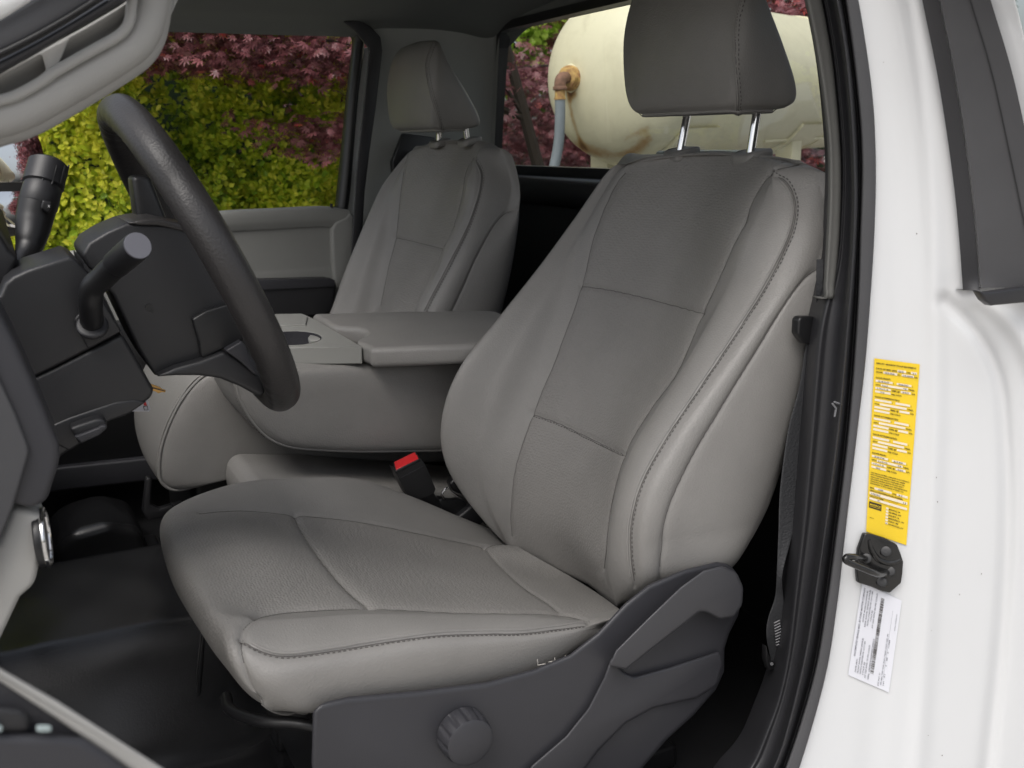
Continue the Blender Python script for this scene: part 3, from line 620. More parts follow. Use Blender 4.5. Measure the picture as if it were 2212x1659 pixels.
# kerb-side sill inside and drain plug
blob_box('floor_well_tray', (-.62, .80, .0), (-.40, 1.10, .03), BLACK, cab, .01)
MB().tube([PZ(163,1178,.012), PZ(163,1178,.03)], .032, 24).build('floor_plug', BLACK, cab, bevel=.004)
slab('wheel_arch_cover', np.array([W(-.62, 1.0, .0), W(-.62, 1.0, .07), W(-.58, 1.0, .10), W(-.50, 1.0, .11), W(-.44, 1.0, .08), W(-.42, 1.0, .0)]), (0, .22, 0), MATM, cab, bevel=.03, seg=6, ang=20)
slab('floor_bracket', L([(308,1105),(316,1033),(330,1033),(326,1090),(345,1100),(395,1085),(395,1110),(320,1125)], .68), (0, .02, 0), DARKP, cab, bevel=.004)
for q in ([(360,1190),(368,1168),(385,1195),(384,1250),(366,1215)], [(372,1085),(385,1110),(400,1120),(395,1150),(376,1130)]): slab('mat_flap', L(q, .30), (0, .012, 0), BLACK, cab, bevel=.003)
slab('mat_seam', L([(436,1368),(444,1362),(440,1440),(434,1500),(428,1508),(427,1450)], .22), (0, .01, 0), BLACK, cab, bevel=.002)
# ------------------------------------------------------------------ far door
door = empty('passenger_door', (-.2, 1.3, .1), 'closed far passenger door with grey upper panel, dark armrest and lock pin', 'truck door')
belt = [(0,560),(60,547),(180,541),(300,500),(400,470),(482,457),(600,451),(700,447),(757,455)]
bl = arc(L(belt, 1.275), 60)
rows = []
for p in bl:
    rows.append([p+W(0, .05, -.004), p+W(0, .025, .001), p+W(0, .006, 0), p+W(0, -.003, -.010), p+W(0, -.003, -.03), p+W(0, .004, -.048), p+W(0, .010, -.06), W(p[0], 1.288, .60), W(p[0], 1.286, .56), W(p[0], 1.284, .4), W(p[0], 1.28, .16)])
rows = list(rows); A = np.array(rows)
R = crom(A.swapaxes(0, 1), 80, False); mesh('door_panel', R.reshape(-1, 3), grid_faces(80, 60), HARD, door)
slab('panel_end', L([(716,497),(726,480),(745,470),(757,458),(770,470),(772,520),(762,590),(745,650),(735,700),(722,700),(722,600),(718,560)], 1.268), (0, .04, 0), HARD, door, bevel=.012, seg=4)
MB().box((-1.2, 1.262, .165), (.11, 1.30, .50)).build('lower_door_panel', BLACK, door, bevel=.01)
slab('sill_trim', L([(60,1020),(130,1010),(300,992),(441,980),(620,965),(620,1010),(441,1026),(130,1062),(60,1070)], 1.24), (0, .04, 0), CHAR, door, bevel=.006)
arm = slab('armrest', L([(480,612),(560,606),(712,602),(724,606),(728,618),(722,672),(700,685),(480,690)], 1.22), (0, .06, 0), DARKP, door, bevel=.010, seg=4)
slab('armrest_top', L([(480,608),(560,605),(714,601),(724,606),(724,620),(480,632)], 1.214), (0, .02, 0), CHAR, arm, bevel=.003)
pin = MB().tube([P(716,460,1.283), P(716,449,1.283)], .006, 12).tube([P(716,449,1.283), P(716,440,1.283)], .0035, 12).build('lock_pin', BLACK, door)
# frame of the door window
inn_ = [(730,449),(738,380),(748,280),(758,180),(768,98),(766,80),(750,62),(700,52),(600,46),(480,45),(370,53),(200,75),(60,110)]
out_ = [(750,458),(757,400),(765,300),(774,200),(785,110),(785,84),(768,54),(700,36),(600,30),(480,28),(370,35),(200,55),(60,88)]
a = arc(L(inn_, 1.30), 100); b = arc(L(out_, 1.30), 100)
V = np.concatenate([a+W(0, .03, 0), a+W(0, .004, 0), (a+b)/2+W(0, -.010, 0), b+W(0, -.004, 0), b+W(0, .03, 0)])
mesh('window_frame', V, grid_faces(5, 100), BLACK, door)
pg = L([(60,560),(180,545),(300,506),(400,478),(482,465),(600,458),(735,455)], 1.325)
gp = np.concatenate([pg, L([(772,70),(600,30),(370,35),(60,95)], 1.325)])
mesh('window_glass', gp, [tuple(range(len(gp)))], GLASS, door, False)
slab('belt_weatherstrip', np.concatenate([L([(60,548),(180,540),(300,499),(400,469),(482,456),(600,450),(730,446)], 1.305), L([(730,452),(600,456),(482,463),(400,477),(300,508),(180,549),(60,558)], 1.305)]), (0, .008, 0), BLACK, door, bevel=.001)
# far aperture: white door edge seen in the gap and far seal
slab('far_jamb', L([(784,106),(802,100),(800,200),(784,380),(772,470),(769,560),(760,640),(744,640),(748,560),(751,450),(764,300),(775,180)], 1.318), (0, .05, 0), PAINT2, cab, bevel=.002)
pslab('far_door_seal', [(740,46),(765,66),(780,84),(797,106),(790,180),(769,371),(758,549),(750,660),(768,660),(779,560),(788,413),(798,330),(812,231),(826,110),(822,80),(800,56),(770,42)], 1.235, .02, RUBBER, cab, along=True, bevel=.004)
slab('lower_pillar_cover', L([(786,468),(812,468),(830,440),(860,500),(800,640),(760,640)], 1.292), (0, .02, 0), SHADEP, cab, bevel=.002)

# ------------------------------------------------------------------ near windshield pillar with grab handle
ap = empty('windshield_pillar', (-.6, -.3, .95), 'grey windshield pillar with moulded grab handle and rubber seal beside the open door', 'pillar')
outl = [(-700,640),(-200,395),(-60,318),(0,281),(38,279),(72,266),(150,220),(245,165),(303,136),(332,107),(352,69),(363,48),(390,-10),(420,-90),(220,-90),(-20,0),(-700,380)]
slab('pillar_trim', L(outl, -.235), (0, .02, 0), HARDL, ap, bevel=.012, seg=4, ang=30)
# wall of the recess and the cross web
bar = arc(L([(-80,275,-.335),(-20,256,-.335),(20,246,-.335),(60,230,-.335),(120,198,-.335),(200,152,-.335),(255,118,-.335),(290,92,-.335),(312,58,-.335),(322,20,-.335),(330,-30,-.335),(345,-90,-.335)]), 90)
rad = np.interp(np.linspace(0, 1, 90), [0, .3, .6, .8, 1], [.0165, .0155, .0150, .0145, .014])
MB().tube(bar, rad, 24).build('grab_handle', HARDL, ap)
sk = bar+W(.004, .012, -.006)
MB().tube(sk, rad*.95, 20).build('handle_rear', HARDL, ap)
pslab('handle_web', [(84,192),(92,172),(100,150),(92,122),(84,116),(112,100),(150,82),(138,112),(124,146),(112,170),(124,172),(100,190)], -.349, .02, HARDL, ap, along=True, bevel=.004, seg=4, ang=30)
MB().tube(arc(L([(-40,232),(0,217),(32,208),(84,180),(115,158),(180,120),(245,84),(268,66),(280,44),(285,3),(290,-40)], -.352), 70), .0042, 12).build('handle_lip', HARDL, ap)
tr_a = arc(L([(-90,268,-.33),(20,240,-.338),(120,190,-.338),(200,145,-.338),(262,108,-.338),(300,70,-.338),(318,10,-.338),(335,-60,-.338)]), 50)
tr_b = arc(L([(-90,196,-.345),(0,152,-.345),(75,112,-.345),(160,66,-.345),(230,26,-.345),(270,2,-.345),(300,-25,-.345),(320,-70,-.345)]), 50)
R = [tr_a+W(0, .004, 0), tr_a+(tr_b-tr_a)*.06+W(0, .008, 0), tr_a+(tr_b-tr_a)*.3+W(0, .014, 0), tr_a+(tr_b-tr_a)*.6+W(0, .010, 0), tr_a+(tr_b-tr_a)*.9+W(0, -.004, 0), tr_b+W(0, .01, 0), tr_b]
R = crom(np.array(R), 40); mesh('recess_shell', R.reshape(-1, 3), grid_faces(40, 50), HARDL, ap)
slab('pillar_end_cap', L([(387,-6),(420,-90),(396,-90),(366,0),(357,34),(358,52),(350,72),(358,66),(364,46)], -.31), (0, .03, 0), HARDL, ap, bevel=.003)
def band(name, up, lo, y, m, th=.02, bulge=.012, par=ap):
    a = arc(L(up, y), 50); b = arc(L(lo, y), 50); R = []
    for t, s in ((0, 0), (.0, .3), (.12, .75), (.35, 1), (.65, 1), (.88, .75), (1, .3), (1, 0)): R.append(a+(b-a)*t+W(0, -bulge*s+th*(1-s)*.3, 0))
    return mesh(name, np.array(R).reshape(-1, 3), grid_faces(8, 50), m, par)
band('door_seal', [(-100,175),(0,128),(75,90),(150,47),(232,-5),(320,-60)], [(-100,218),(0,160),(75,118),(170,62),(290,-10),(370,-60)], -.36, RUBBER)
band('seal_lip', [(-100,80),(0,38),(30,22),(60,4),(90,-20)], [(-100,175),(0,128),(75,90),(150,47),(232,-5)], -.375, LIPR, bulge=.004)
band('seal_gap', [(-100,150),(0,105),(75,68),(150,25),(200,-8),(260,-50)], [(-100,172),(0,124),(75,86),(150,43),(228,-5),(300,-50)], -.379, BLACK, bulge=.002)
band('pillar_skin', [(-100,-60),(0,-60),(100,-60),(200,-60)], [(-100,92),(0,42),(50,12),(110,-30)], -.385, PAINT2, bulge=.004)

sp = MB(); r5 = random.Random(5)
for i in range(20):
    px = r5.uniform(1905, 2250); py = r5.uniform(60, 1650)
    if 1820 < px < 2000 and 740 < py < 1510: continue
    if py < 640 and px > 1985: continue
    c_ = P(px, py, float(yJ(np.array([px]), np.array([py]))[0])-.0006); q_ = r5.uniform(.0003, .0009)
    ring_ = [c_+W(q_*math.cos(a)*r5.uniform(.7, 1.3), -.0002, q_*math.sin(a)*r5.uniform(.7, 1.6)) for a in np.linspace(0, 2*PI, 7)[:-1]]
    sp.add(ring_, [tuple(range(6))])
tag(sp.build('dirt_speck', mat('brown_grit', (.16, .14, .12), .9), cab), kind='stuff')
sc = MB()
for q_ in ([(1798,872),(1806,882),(1803,900)], [(1802,868),(1818,874)]): sc.tube(L(q_, -.3895), .0012, 5)
sc.build('scuff_stain', mat('pale_scuff', (.16, .16, .17), .8), cab)

blob_box('door_sill', (-1.0, -.43, -.20), (.14, -.372, .02), PAINT2, cab, .015)
blob_box('scuff_plate', (-.9, -.40, .02), (.10, -.36, .032), BLACK, cab, .004)
# ------------------------------------------------------------------ steering wheel and column
WC = W(-.436, -.004, .766); AX = np.array([.915, 0, .403]); AX /= np.linalg.norm(AX)
UPW = np.array([-AX[2], 0, AX[0]]); SD = W(0, 1, 0)
sw = empty('steering_wheel', tuple(WC), 'dark grey leather steering wheel with thick finger-grip rim', 'steering wheel')
ring = []
for i in range(200):
    a = 2*PI*i/200; ring.append(WC+.186*(math.cos(a)*UPW+math.sin(a)*SD))
ring = np.array(ring)
rr = []
for i in range(200):
    a = 2*PI*i/200; r = .0175
    rr.append(r)
# rim with grip bumps on the column side near top and bottom spokes
V = []; n = 36
for i in range(200):
    a = 2*PI*i/200; rad = math.cos(a)*UPW+math.sin(a)*SD
    deg = math.degrees(a) % 360
    near = max(0, 1-abs((deg+180) % 360-180)/34)+max(0, 1-abs(deg-180)/1)*0+max(0, 1-abs(deg-228)/32)
    for j in range(n):
        q = 2*PI*j/n; inn = -math.cos(q)          # 1 on the inner side
        back = -math.sin(q)
        s = max(0, .75*inn+.55*back); b = .0022*near*s*math.cos(a*2*PI*.183/.022*1.0)
        r = .0188*(1+.08*abs(math.sin(q)))+b
        V.append(WC+rad*.186+r*(math.cos(q)*rad+math.sin(q)*AX))
rim = mesh('rim', V, grid_faces(200, n)+[(199*n+j, 199*n+(j+1) % n, (j+1) % n, j) for j in range(n)]+[(i*n+n-1, i*n, (i+1)*n, (i+1)*n+n-1) for i in range(199)], WHEELM, sw)
seam = np.array([WC+(.186)*(math.cos(a)*UPW+math.sin(a)*SD)+.0206*(math.cos(2.15)*(math.cos(a)*UPW+math.sin(a)*SD)+math.sin(2.15)*AX) for a in np.linspace(0, 2*PI, 200, endpoint=False)])
MB().tube(seam, .0006, 6, closed=True).build('rim_seam', THREAD, rim)
def ts(name, pts, y0, y1, m, par, bevel=.006, seg=4, n=None, taper=None, ang=30):
    A = L(pts, y0); k = len(A)
    if n: A = arc(A, n, True); k = n
    if taper:
        c = A.mean(0); B = A.copy(); B = c+(B-c)*taper
    else: B = A.copy()
    B[:, 1] = y1
    F = [tuple(range(k)), tuple(range(2*k-1, k-1, -1))]+[(i, (i+1) % k, (i+1) % k+k, i+k) for i in range(k)]
    o = mesh(name, np.concatenate([A, B]), F, m, par, True); bevelmod(o, bevel, seg, ang); return o
hub = ts('hub', [(177,548),(192,524),(232,500),(274,482),(300,484),(400,488),(450,500),(500,560),(545,650),(560,700),(552,715),(518,737),(470,752),(436,778),(380,790),(337,815),(320,790),(297,752),(244,640),(198,584),(190,580)], -.055, .075, DARKP, sw, bevel=.012, seg=5)
ts('hub_pad', [(275,482),(300,476),(340,471),(395,484),(470,500),(440,520),(395,500),(345,488),(300,487)], -.058, .07, WHEELM, hub, bevel=.003)
pad = ts('airbag_cover', [(415,690),(445,672),(500,655),(548,650),(562,690),(556,716),(520,738),(480,755),(441,775),(434,770),(430,740)], -.065, .06, BLACK, sw, bevel=.006)
ts('lower_spoke', [(337,815),(380,795),(434,780),(485,760),(512,775),(545,800),(562,812),(575,850),(560,858),(518,835),(475,818),(430,812),(380,812)], -.075, -.035, DARKP, sw, bevel=.006)
ts('spoke_insert', [(487,758),(522,737),(530,745),(540,775),(552,800),(560,812),(548,808),(520,782)], -.080, -.055, CHAR, sw, bevel=.002)
ts('rear_spoke', [(285,380),(325,380),(360,470),(370,490),(300,490),(296,470)], .03, .08, BLACK, sw, bevel=.006)
c = P(322,664,-.056); MB().tube([c+W(0,-.0004,0), c+W(0,.004,0)], .0038, 20).build('bolt_hole', BLACK, hub)
column = empty('steering_column', (-.55, 0, .68), 'dark plastic steering column shroud between wheel and dash', 'steering column')
upc = ts('upper_shroud', [(-30,660),(0,636),(10,612),(28,597),(60,582),(148,554),(160,556),(168,563),(192,590),(212,622),(232,656),(252,700),(262,718),(246,728),(192,756),(120,793),(68,818),(20,760),(-30,740)], -.085, .055, DARKP, column, bevel=.022, seg=7, ang=30)
ts('shroud_front', [(178,560),(200,590),(232,652),(262,716),(268,730),(285,760),(262,726),(230,670),(185,600)], -.080, .05, DARKP, column, bevel=.002)
loc_ = ts('lower_shroud', [(68,818),(120,794),(192,757),(264,720),(290,765),(318,815),(332,840),(333,850),(324,862),(300,880),(270,900),(230,913),(178,956),(149,975),(100,1010),(60,1000),(30,900)], -.083, .05, DARKP, column, bevel=.012, seg=5, ang=30)
ts('lower_recess', [(108,920),(150,902),(200,885),(250,868),(290,862),(318,868),(282,893),(232,912),(178,955),(150,975),(120,960)], -.0845, -.07, DARKP, loc_, bevel=.003)
tl = ts('tilt_lever', [(150,926),(170,918),(205,906),(225,903),(232,914),(232,925),(215,940),(180,958),(172,962),(165,950)], -.105, -.08, DARKP, loc_, bevel=.005)
ts('lever_ridge', [(160,943),(170,941),(212,925),(218,920),(230,918),(232,925),(214,941),(176,958)], -.112, -.104, CHAR, tl, bevel=.002)
# boot plate for the stalk
ts('stalk_plate', [(160,690),(176,672),(222,650),(262,716),(190,754),(170,715)], -.0895, -.085, DARKP, upc, bevel=.002)
stk = empty('turn_signal_stalk', tuple(P(198,700,-.09)), 'thick black bent stalk on the near side of the column pointing to the camera', 'stalk')
pa = arc(L([(200,712,-.075),(198,690,-.098),(196,655,-.115),(200,622,-.125),(220,602,-.135),(238,584,-.145),(256,567,-.157)]), 50)
MB().tube(pa, np.interp(np.linspace(0, 1, 50), [0, .3, 1], [.0125, .0118, .0128]), 24).build('stalk_arm', BLACK, stk)
MB().tube([P(200,708,-.092), P(199,700,-.097)], .0165, 24).build('stalk_boot', RUBBER, stk, bevel=.003)
e0, e1 = P(250,572,-.150), P(297,531,-.205)
MB().tube([e0+(e1-e0)*.02, e0+(e1-e0)*.06, e1-(e1-e0)*.05, e1], [.0130, .0138, .0140, .0136], 32).build('twist_grip', DARKP, stk, ang=50)
dv = (e1-e0)/np.linalg.norm(e1-e0); MB().tube([e1-dv*.001, e1+dv*.0015], [  .0134, .0130], 32).build('grip_end', mat('grey_cap', (.15, .15, .17), .35), stk)
MB().tube([e0-dv*.0006, e0+dv*.0006], .0136, 32).build('grip_ring', CHAR, stk)
shf = empty('gear_shifter', tuple(P(30,600,.08)), 'tall black gear shift lever on the far side of the column', 'gear lever')
pa = arc(L([(22,600,.06),(40,575,.085),(60,540,.11),(68,510,.12),(74,475,.13),(82,440,.135)]), 40)
MB().tube(pa, np.interp(np.linspace(0, 1, 40), [0, .4, .6, .8, 1], [.010, .012, .017, .021, .0225]), 20).build('shift_arm', BLACK, shf)
a0, a1 = P(80,450,.134), P(106,350,.16)
k = MB().tube([a0+(a1-a0)*t for t in (0, .05, .42, .47, .5, .95, 1)], [.020, .0228, .0225, .0215, .024, .0235, .0195], 30).build('shift_handle', DARKP, shf, ang=50)
for j in range(5):
    b0 = a0+(a1-a0)*.52; b1 = a0+(a1-a0)*.92; an = -2.2+j*.5; of = W(.0238*math.cos(an), .0238*math.sin(an), 0)
    MB().tube([b0+of, b1+of], .0012, 6).build('grip_rib', BLACK, k)
ts('overdrive_button', [(88,450),(92,432),(112,437),(112,452),(104,462)], .104, .115, BLACK, shf, bevel=.002)
def text_mesh(items, mp, name, m, parent, bold=.0):
    """items (u, v, height, text[, width]); mp maps (u, v) -> world"""
    bm = bmesh.new()
    for it in items:
        u0, v0, h, tx = it[:4]
        cu = D.curves.new('t', 'FONT'); cu.body = tx; cu.size = 1; cu.resolution_u = 2; cu.offset = bold; o = D.objects.new('t', cu); COL.objects.link(o)
        dg = bpy.context.evaluated_depsgraph_get(); me = o.evaluated_get(dg).to_mesh()
        vs = np.array([v.co[:] for v in me.vertices]).reshape(-1, 3)
        if len(vs):
            xw = it[4] if len(it) > 4 and it[4] else None
            sx = xw/max(vs[:, 0].max(), 1e-6) if xw else h*.8
            nv = [bm.verts.new(mp(u0+v[0]*sx, v0-v[1]*h)) for v in vs]
            for p in me.polygons:
                try: bm.faces.new([nv[i] for i in p.vertices])
                except ValueError: pass
        o.evaluated_get(dg).to_mesh_clear(); D.objects.remove(o); D.curves.remove(cu)
    me = D.meshes.new(name); bm.to_mesh(me); bm.free()
    return link(name, me, m, parent, False)
INKW = mat('white_ink', (.7, .7, .7), .6)
text_mesh([(0, 0, 1, 'x')], lambda u, v: P(103+u*12, 448+v*12, .1035), 'button_mark', INKW, shf)
# dash end
dash = empty('dashboard', (-.68, -.36, .6), 'dark grey dashboard end at the left edge beside the steering column', 'dashboard')
ds = ts('dash_end', [(-420,430),(-60,560),(0,672),(33,735),(66,808),(99,887),(128,958),(131,985),(126,1010),(116,1042),(102,1086),(68,1103),(34,1093),(-60,1060),(-420,960)], -.345, -.25, CHAR, dash, bevel=.008, seg=4)
ts('side_cap', [(-420,560),(-60,690),(0,821),(33,891),(59,958),(63,975),(60,990),(30,1093),(0,1168),(-60,1300),(-420,1300)], -.350, -.34, LIPR, dash, bevel=.003)
ts('kick_panel', [(28,1097),(60,1104),(90,1112),(96,1125),(96,1140),(87,1211),(76,1264),(44,1292),(0,1385),(-120,1700),(-420,1800),(-420,1200),(0,1175)], -.335, -.20, HARDL, dash, bevel=.008, seg=4)
kd = np.array([.985, -.10, .03]); kd /= np.linalg.norm(kd); kc = P(99,1160,-.322)
MB().tube([kc-kd*.008, kc], .0255, 36).build('brake_knob', BLACK, dash, bevel=.002)
kk = []
for i in range(60):
    a = 2*PI*i/60; e1_ = np.cross(kd, [0, 0, 1]); e1_ /= np.linalg.norm(e1_); e2_ = np.cross(kd, e1_); kk.append(kc+.0245*(math.cos(a)*e1_+math.sin(a)*e2_))
MB().tube(kk, .0022, 10, closed=True).build('chrome_ring', CHROME, dash)
MB().box((-1.15, -.25, .30), (-.76, 1.28, .70)).build('dash_body', BLACK, dash, bevel=.03)
ts('dash_top', [(-80,470),(0,505),(20,540),(42,560),(22,598),(0,640),(-80,640)], -.02, .9, DARKP, dash, bevel=.006)
for q in ((66,1109,.002),(71,1126,.002)): pass
# key and tag hanging at the column
key = empty('ignition_key', tuple(P(345,838,.10)), 'small brass key sticking out behind the column shroud', 'key')
BRASS = mat('brass', (.55, .33, .12), .35, metal=1)
pslab('key_blade', [(325,829),(334,832),(345,836),(350,840),(358,843),(357,848),(350,847),(342,850),(336,846),(325,843)], .09, .002, BRASS, key, bevel=.0004)
pslab('key_groove', [(325,835),(357,844.5),(357,846),(325,838)], .0885, .001, BLACK, key, bevel=0)
TAGM = mat('white_card', (.62, .62, .68), .5)
tg = empty('key_tag', tuple(P(305,880,.05)), 'white tag card hanging under the column with red print', 'tag')
pslab('card', [(280,890),(318,862),(321,868),(325,885),(322,889),(285,889)], .05, .001, TAGM, tg, bevel=.0003)
pslab('print', [(310,872),(315,868),(318,876),(311,876)], .0495, .0003, RED, tg, bevel=0)
fr = MB(); q = L([(310,878),(318,877),(320,885),(312,886),(310,878)], .0492); fr.tube(q, .0004, 5); fr.build('printed_box', DARKP, tg)
# ------------------------------------------------------------------ opened driver door, bottom left
dd = empty('driver_door', (-.7, -.8, .4), 'inner panel of the opened driver door at the bottom left with window switches', 'truck door')
def dslab(name, pts, y, th, m, bev, seg=3):
    A = L(pts, y); d = A.mean(0)-CAMP; d /= np.linalg.norm(d); return slab(name, A, tuple(d*th), m, dd, bevel=bev, seg=seg)
dslab('belt_trim', [(-700,1100),(-80,1398),(0,1444),(127,1516),(351,1659),(480,1745),(400,1745),(275,1659),(127,1555),(0,1471),(-80,1422),(-700,1130)], -.80, .03, HARDL, .004, 4)
dslab('door_panel', [(-700,1120),(-80,1415),(0,1462),(127,1546),(284,1662),(420,1775),(440,2600),(-700,2600)], -.792, .03, CHAR, .003)
dslab('armrest', [(-500,1570),(-80,1578),(0,1583),(120,1585),(182,1592),(240,1630),(330,1700),(340,1790),(-500,1790)], -.805, .015, CHAR, .006, 4)
dslab('switch_pod', [(-40,1528),(0,1526),(50,1530),(62,1545),(66,1568),(60,1584),(-40,1584)], -.802, .012, DARKP, .004)
CYAN = mat('pale_switch_mark', (.35, .42, .42), .4)
for xx in (78, -28): dslab('window_switch', [(xx,1568),(xx+4,1566),(xx+30,1566),(xx+34,1572),(xx+32,1581),(xx+2,1581)], -.808, .006, CYAN, .001)

# ------------------------------------------------------------------ seat belt hardware
sb = empty('seat_belt', (.24, -.28, .45), 'black seat belt webbing hanging between driver seat and door seal', 'seat belt')
ed = [(1764,560,1779,560,-.300),(1763,616,1778,616,-.300),(1762,700,1775,702,-.295),(1741,748,1763,752,-.290),(1727,835,1758,835,-.288),(1703,930,1748,935,-.285),(1686,1056,1731,1060,-.285),(1682,1150,1712,1152,-.288),(1678,1235,1690,1240,-.292),(1674,1290,1692,1290,-.285),(1660,1335,1695,1330,-.282),(1656,1370,1700,1372,-.282),(1662,1410,1698,1412,-.280),(1668,1436,1692,1436,-.28)]
R = []
for (a, b, c_, d_, y) in ed:
    p, q_ = P(a, b, y), P(c_, d_, y-.006); R.append([p+W(.002, .002, 0), p, p+(q_-p)*.3, p+(q_-p)*.7, q_, q_+W(.002, .002, 0)])
sheet('webbing', R, 140, 16, BELTM, sb)
pslab('belt_guide', [(1726,690),(1733,684),(1760,684),(1766,700),(1768,745),(1756,747),(1738,742),(1724,722)], -.300, .014, BLACK, sb, bevel=.004)
pslab('anchor_bezel', [(1656,1395),(1664,1425),(1690,1444),(1688,1448),(1662,1448),(1655,1425)], -.292, .01, BLACK, sb, bevel=.002)
MB().tube([P(1667,1434,-.296), P(1667,1434,-.288)], .0022, 16).build('anchor_bolt', CHAR, sb)
stt = MB()
for i in range(9): stt.tube(L([(1672+i*.6,1346+i*6),(1684+i,1340+i*6)], -.2915), .0008, 5)
stt.build('bar_tack_stitching', mat('grey_stitch', (.22, .22, .23), .7), sb)
bk = empty('seat_belt_buckle', tuple(P(900,1040,.27)), 'black buckle with red release button beside the driver seat cushion', 'buckle')
ts('buckle_body', [(852,1012),(856,1020),(909,991),(918,1002),(941,1056),(938,1064),(929,1070),(905,1078),(891,1080),(880,1070),(862,1035)], .255, .28, BLACK, bk, bevel=.003)
A = np.array([P(853,1017,.2545), P(907,990,.2545), P(898,975,.285), P(849,999,.285)]); slab('buckle_rim', A, W(.001, 0, -.006), BLACK, bk, bevel=.0015)
c = A.mean(0)+W(0, 0, 0); slab('release_button', c+(A-c)*.90+W(-.0003, -.0006, .0012), W(.0005, 0, -.004), RED, bk, bevel=.001)
pslab('buckle_line', [(866,1031.5),(914,1007),(914,1008),(866,1032.7)], .2545, .001, CHAR, bk, bevel=0)
pslab('stalk_strap', [(885,1068),(935,1060),(950,1085),(960,1110),(905,1095)], .28, .006, BLACK, bk, bevel=.002)
b2 = empty('seat_belt_tongue', tuple(P(975,1065,.30)), 'second latch with bright metal loop tucked beside the seat back', 'buckle')
MB().tube(L([(972,1054),(963,1055),(957,1062),(954,1070),(959,1079)], .285), .0022, 10).build('metal_loop', CHROME, b2)
pslab('metal_bar', [(968,1052),(974,1053),(978,1062),(992,1071),(1001,1074),(1000,1079),(993,1077),(976,1067),(970,1059)], .28, .002, CHROME, b2, bevel=.0005)
pslab('latch_shell', [(948,1080),(955,1076),(975,1082),(1000,1080),(1010,1088),(1008,1110),(980,1112),(948,1104)], .285, .02, BLACK, b2, bevel=.004)
pslab('latch_cover', [(972,1046),(982,1034),(995,1040),(1012,1066),(1006,1072),(990,1066),(978,1060)], .295, .02, BLACK, b2, bevel=.004)
pslab('hinge_bracket', [(985,1122),(1022,1092),(1040,1100),(1048,1128),(1036,1136),(1000,1130)], .27, .02, DARKP, b2, bevel=.004)
MB().tube([P(1046,1127,.262), P(1050,1133,.262)], .002, 10).build('bright_pin', CHROME, b2)
# ------------------------------------------------------------------ striker and labels on the jamb
def PJ(px, py, lift=0.): return P(px, py, float(yJ(np.array([px]), np.array([py]))[0])-lift)
stri = empty('door_striker', tuple(PJ(1905,1215)), 'black door striker plate with bent loop between the yellow and white stickers', 'door latch')
pl = [(1870,1153),(1885,1154),(1912,1162),(1939,1176),(1947,1196),(1953,1214),(1951,1240),(1948,1260),(1923,1282),(1903,1277),(1883,1268),(1856,1260),(1854,1240),(1853,1222),(1858,1186)]
o = slab('striker_plate', np.array([PJ(a, b, .007) for a, b in pl]), (0, .007, 0), GBLK, stri, bevel=.002, seg=3)
MB().tube(arc(np.array([PJ(1878,1166,.007), PJ(1880,1180,.007), PJ(1885,1192,.007), PJ(1897,1208,.007), PJ(1915,1215,.007), PJ(1932,1214,.007), PJ(1944,1209,.006)]), 40), np.interp(np.linspace(0,1,40), [0,.2,.8,1], [.002,.0035,.0038,.003]), 12).build('plate_ridge', GBLK, o)
MB().tube(arc(np.array([PJ(1872,1206,.002), PJ(1864,1206,.014), PJ(1845,1203,.026), PJ(1830,1203,.030), PJ(1826,1209,.031), PJ(1834,1215,.031), PJ(1860,1226,.029), PJ(1884,1236,.026), PJ(1902,1241,.018), PJ(1922,1234,.002)]), 80), .0040, 14).build('striker_loop', GBLK, stri)
for a, b in ((1872,1206),(1923,1234)): MB().tube([PJ(a, b, .005), PJ(a, b, .0095)], .0062, 18).build('loop_collar', BLACK, o, bevel=.001)
for a, b in ((1914,1191),(1905,1257)):
    bo = MB().tube([PJ(a, b, .006), PJ(a, b, .0105)], .0066, 24).build('striker_bolt', BLACK, stri, bevel=.0012)
    MB().tube([PJ(a, b, .0106), PJ(a, b, .0112)], .0028, 6).build('bolt_socket', BLACK, bo)
def bil(c, u, v):
    (a, b, c_, d) = [np.array(q, float) for q in c]       # top-left, top-right, bottom-right, bottom-left
    return (a*(1-u)+b*u)*(1-v)+(d*(1-u)+c_*u)*v
def labelmap(c, lift):
    def f(u, v):
        p = bil(c, u, v); return tuple(PJ(p[0], p[1], lift))
    return f
def labelgrid(name, c, m, par, lift=.0014, nu=8, nv=24):
    f = labelmap(c, lift); V = [f(i/nu, j/nv) for j in range(nv+1) for i in range(nu+1)]
    return mesh(name, V, grid_faces(nv+1, nu+1), m, par)
def rects(name, rs, f, m, par):
    b = MB()
    for (u0, v0, u1, v1) in rs: b.add([f(u0, v0), f(u1, v0), f(u1, v1), f(u0, v1)], [(0, 1, 2, 3)])
    o = mesh(name, b.V, b.F, m, par, False); return o
YEL = mat('yellow_sticker', (.80, .56, .025), .35); INK = mat('black_ink', (.03, .022, .012), .6); FIELD = mat('cream_field', (.78, .70, .56), .5); PEN = mat('pen_ink', (.10, .10, .14), .6)
yc = [(1889,774),(1987,787),(1958,1178),(1871,1148)]
yl = empty('yellow_sticker', tuple(PJ(1925,980)), 'long yellow certification sticker with black print on the white door jamb', 'sticker')
labelgrid('sticker_sheet', yc, YEL, yl)
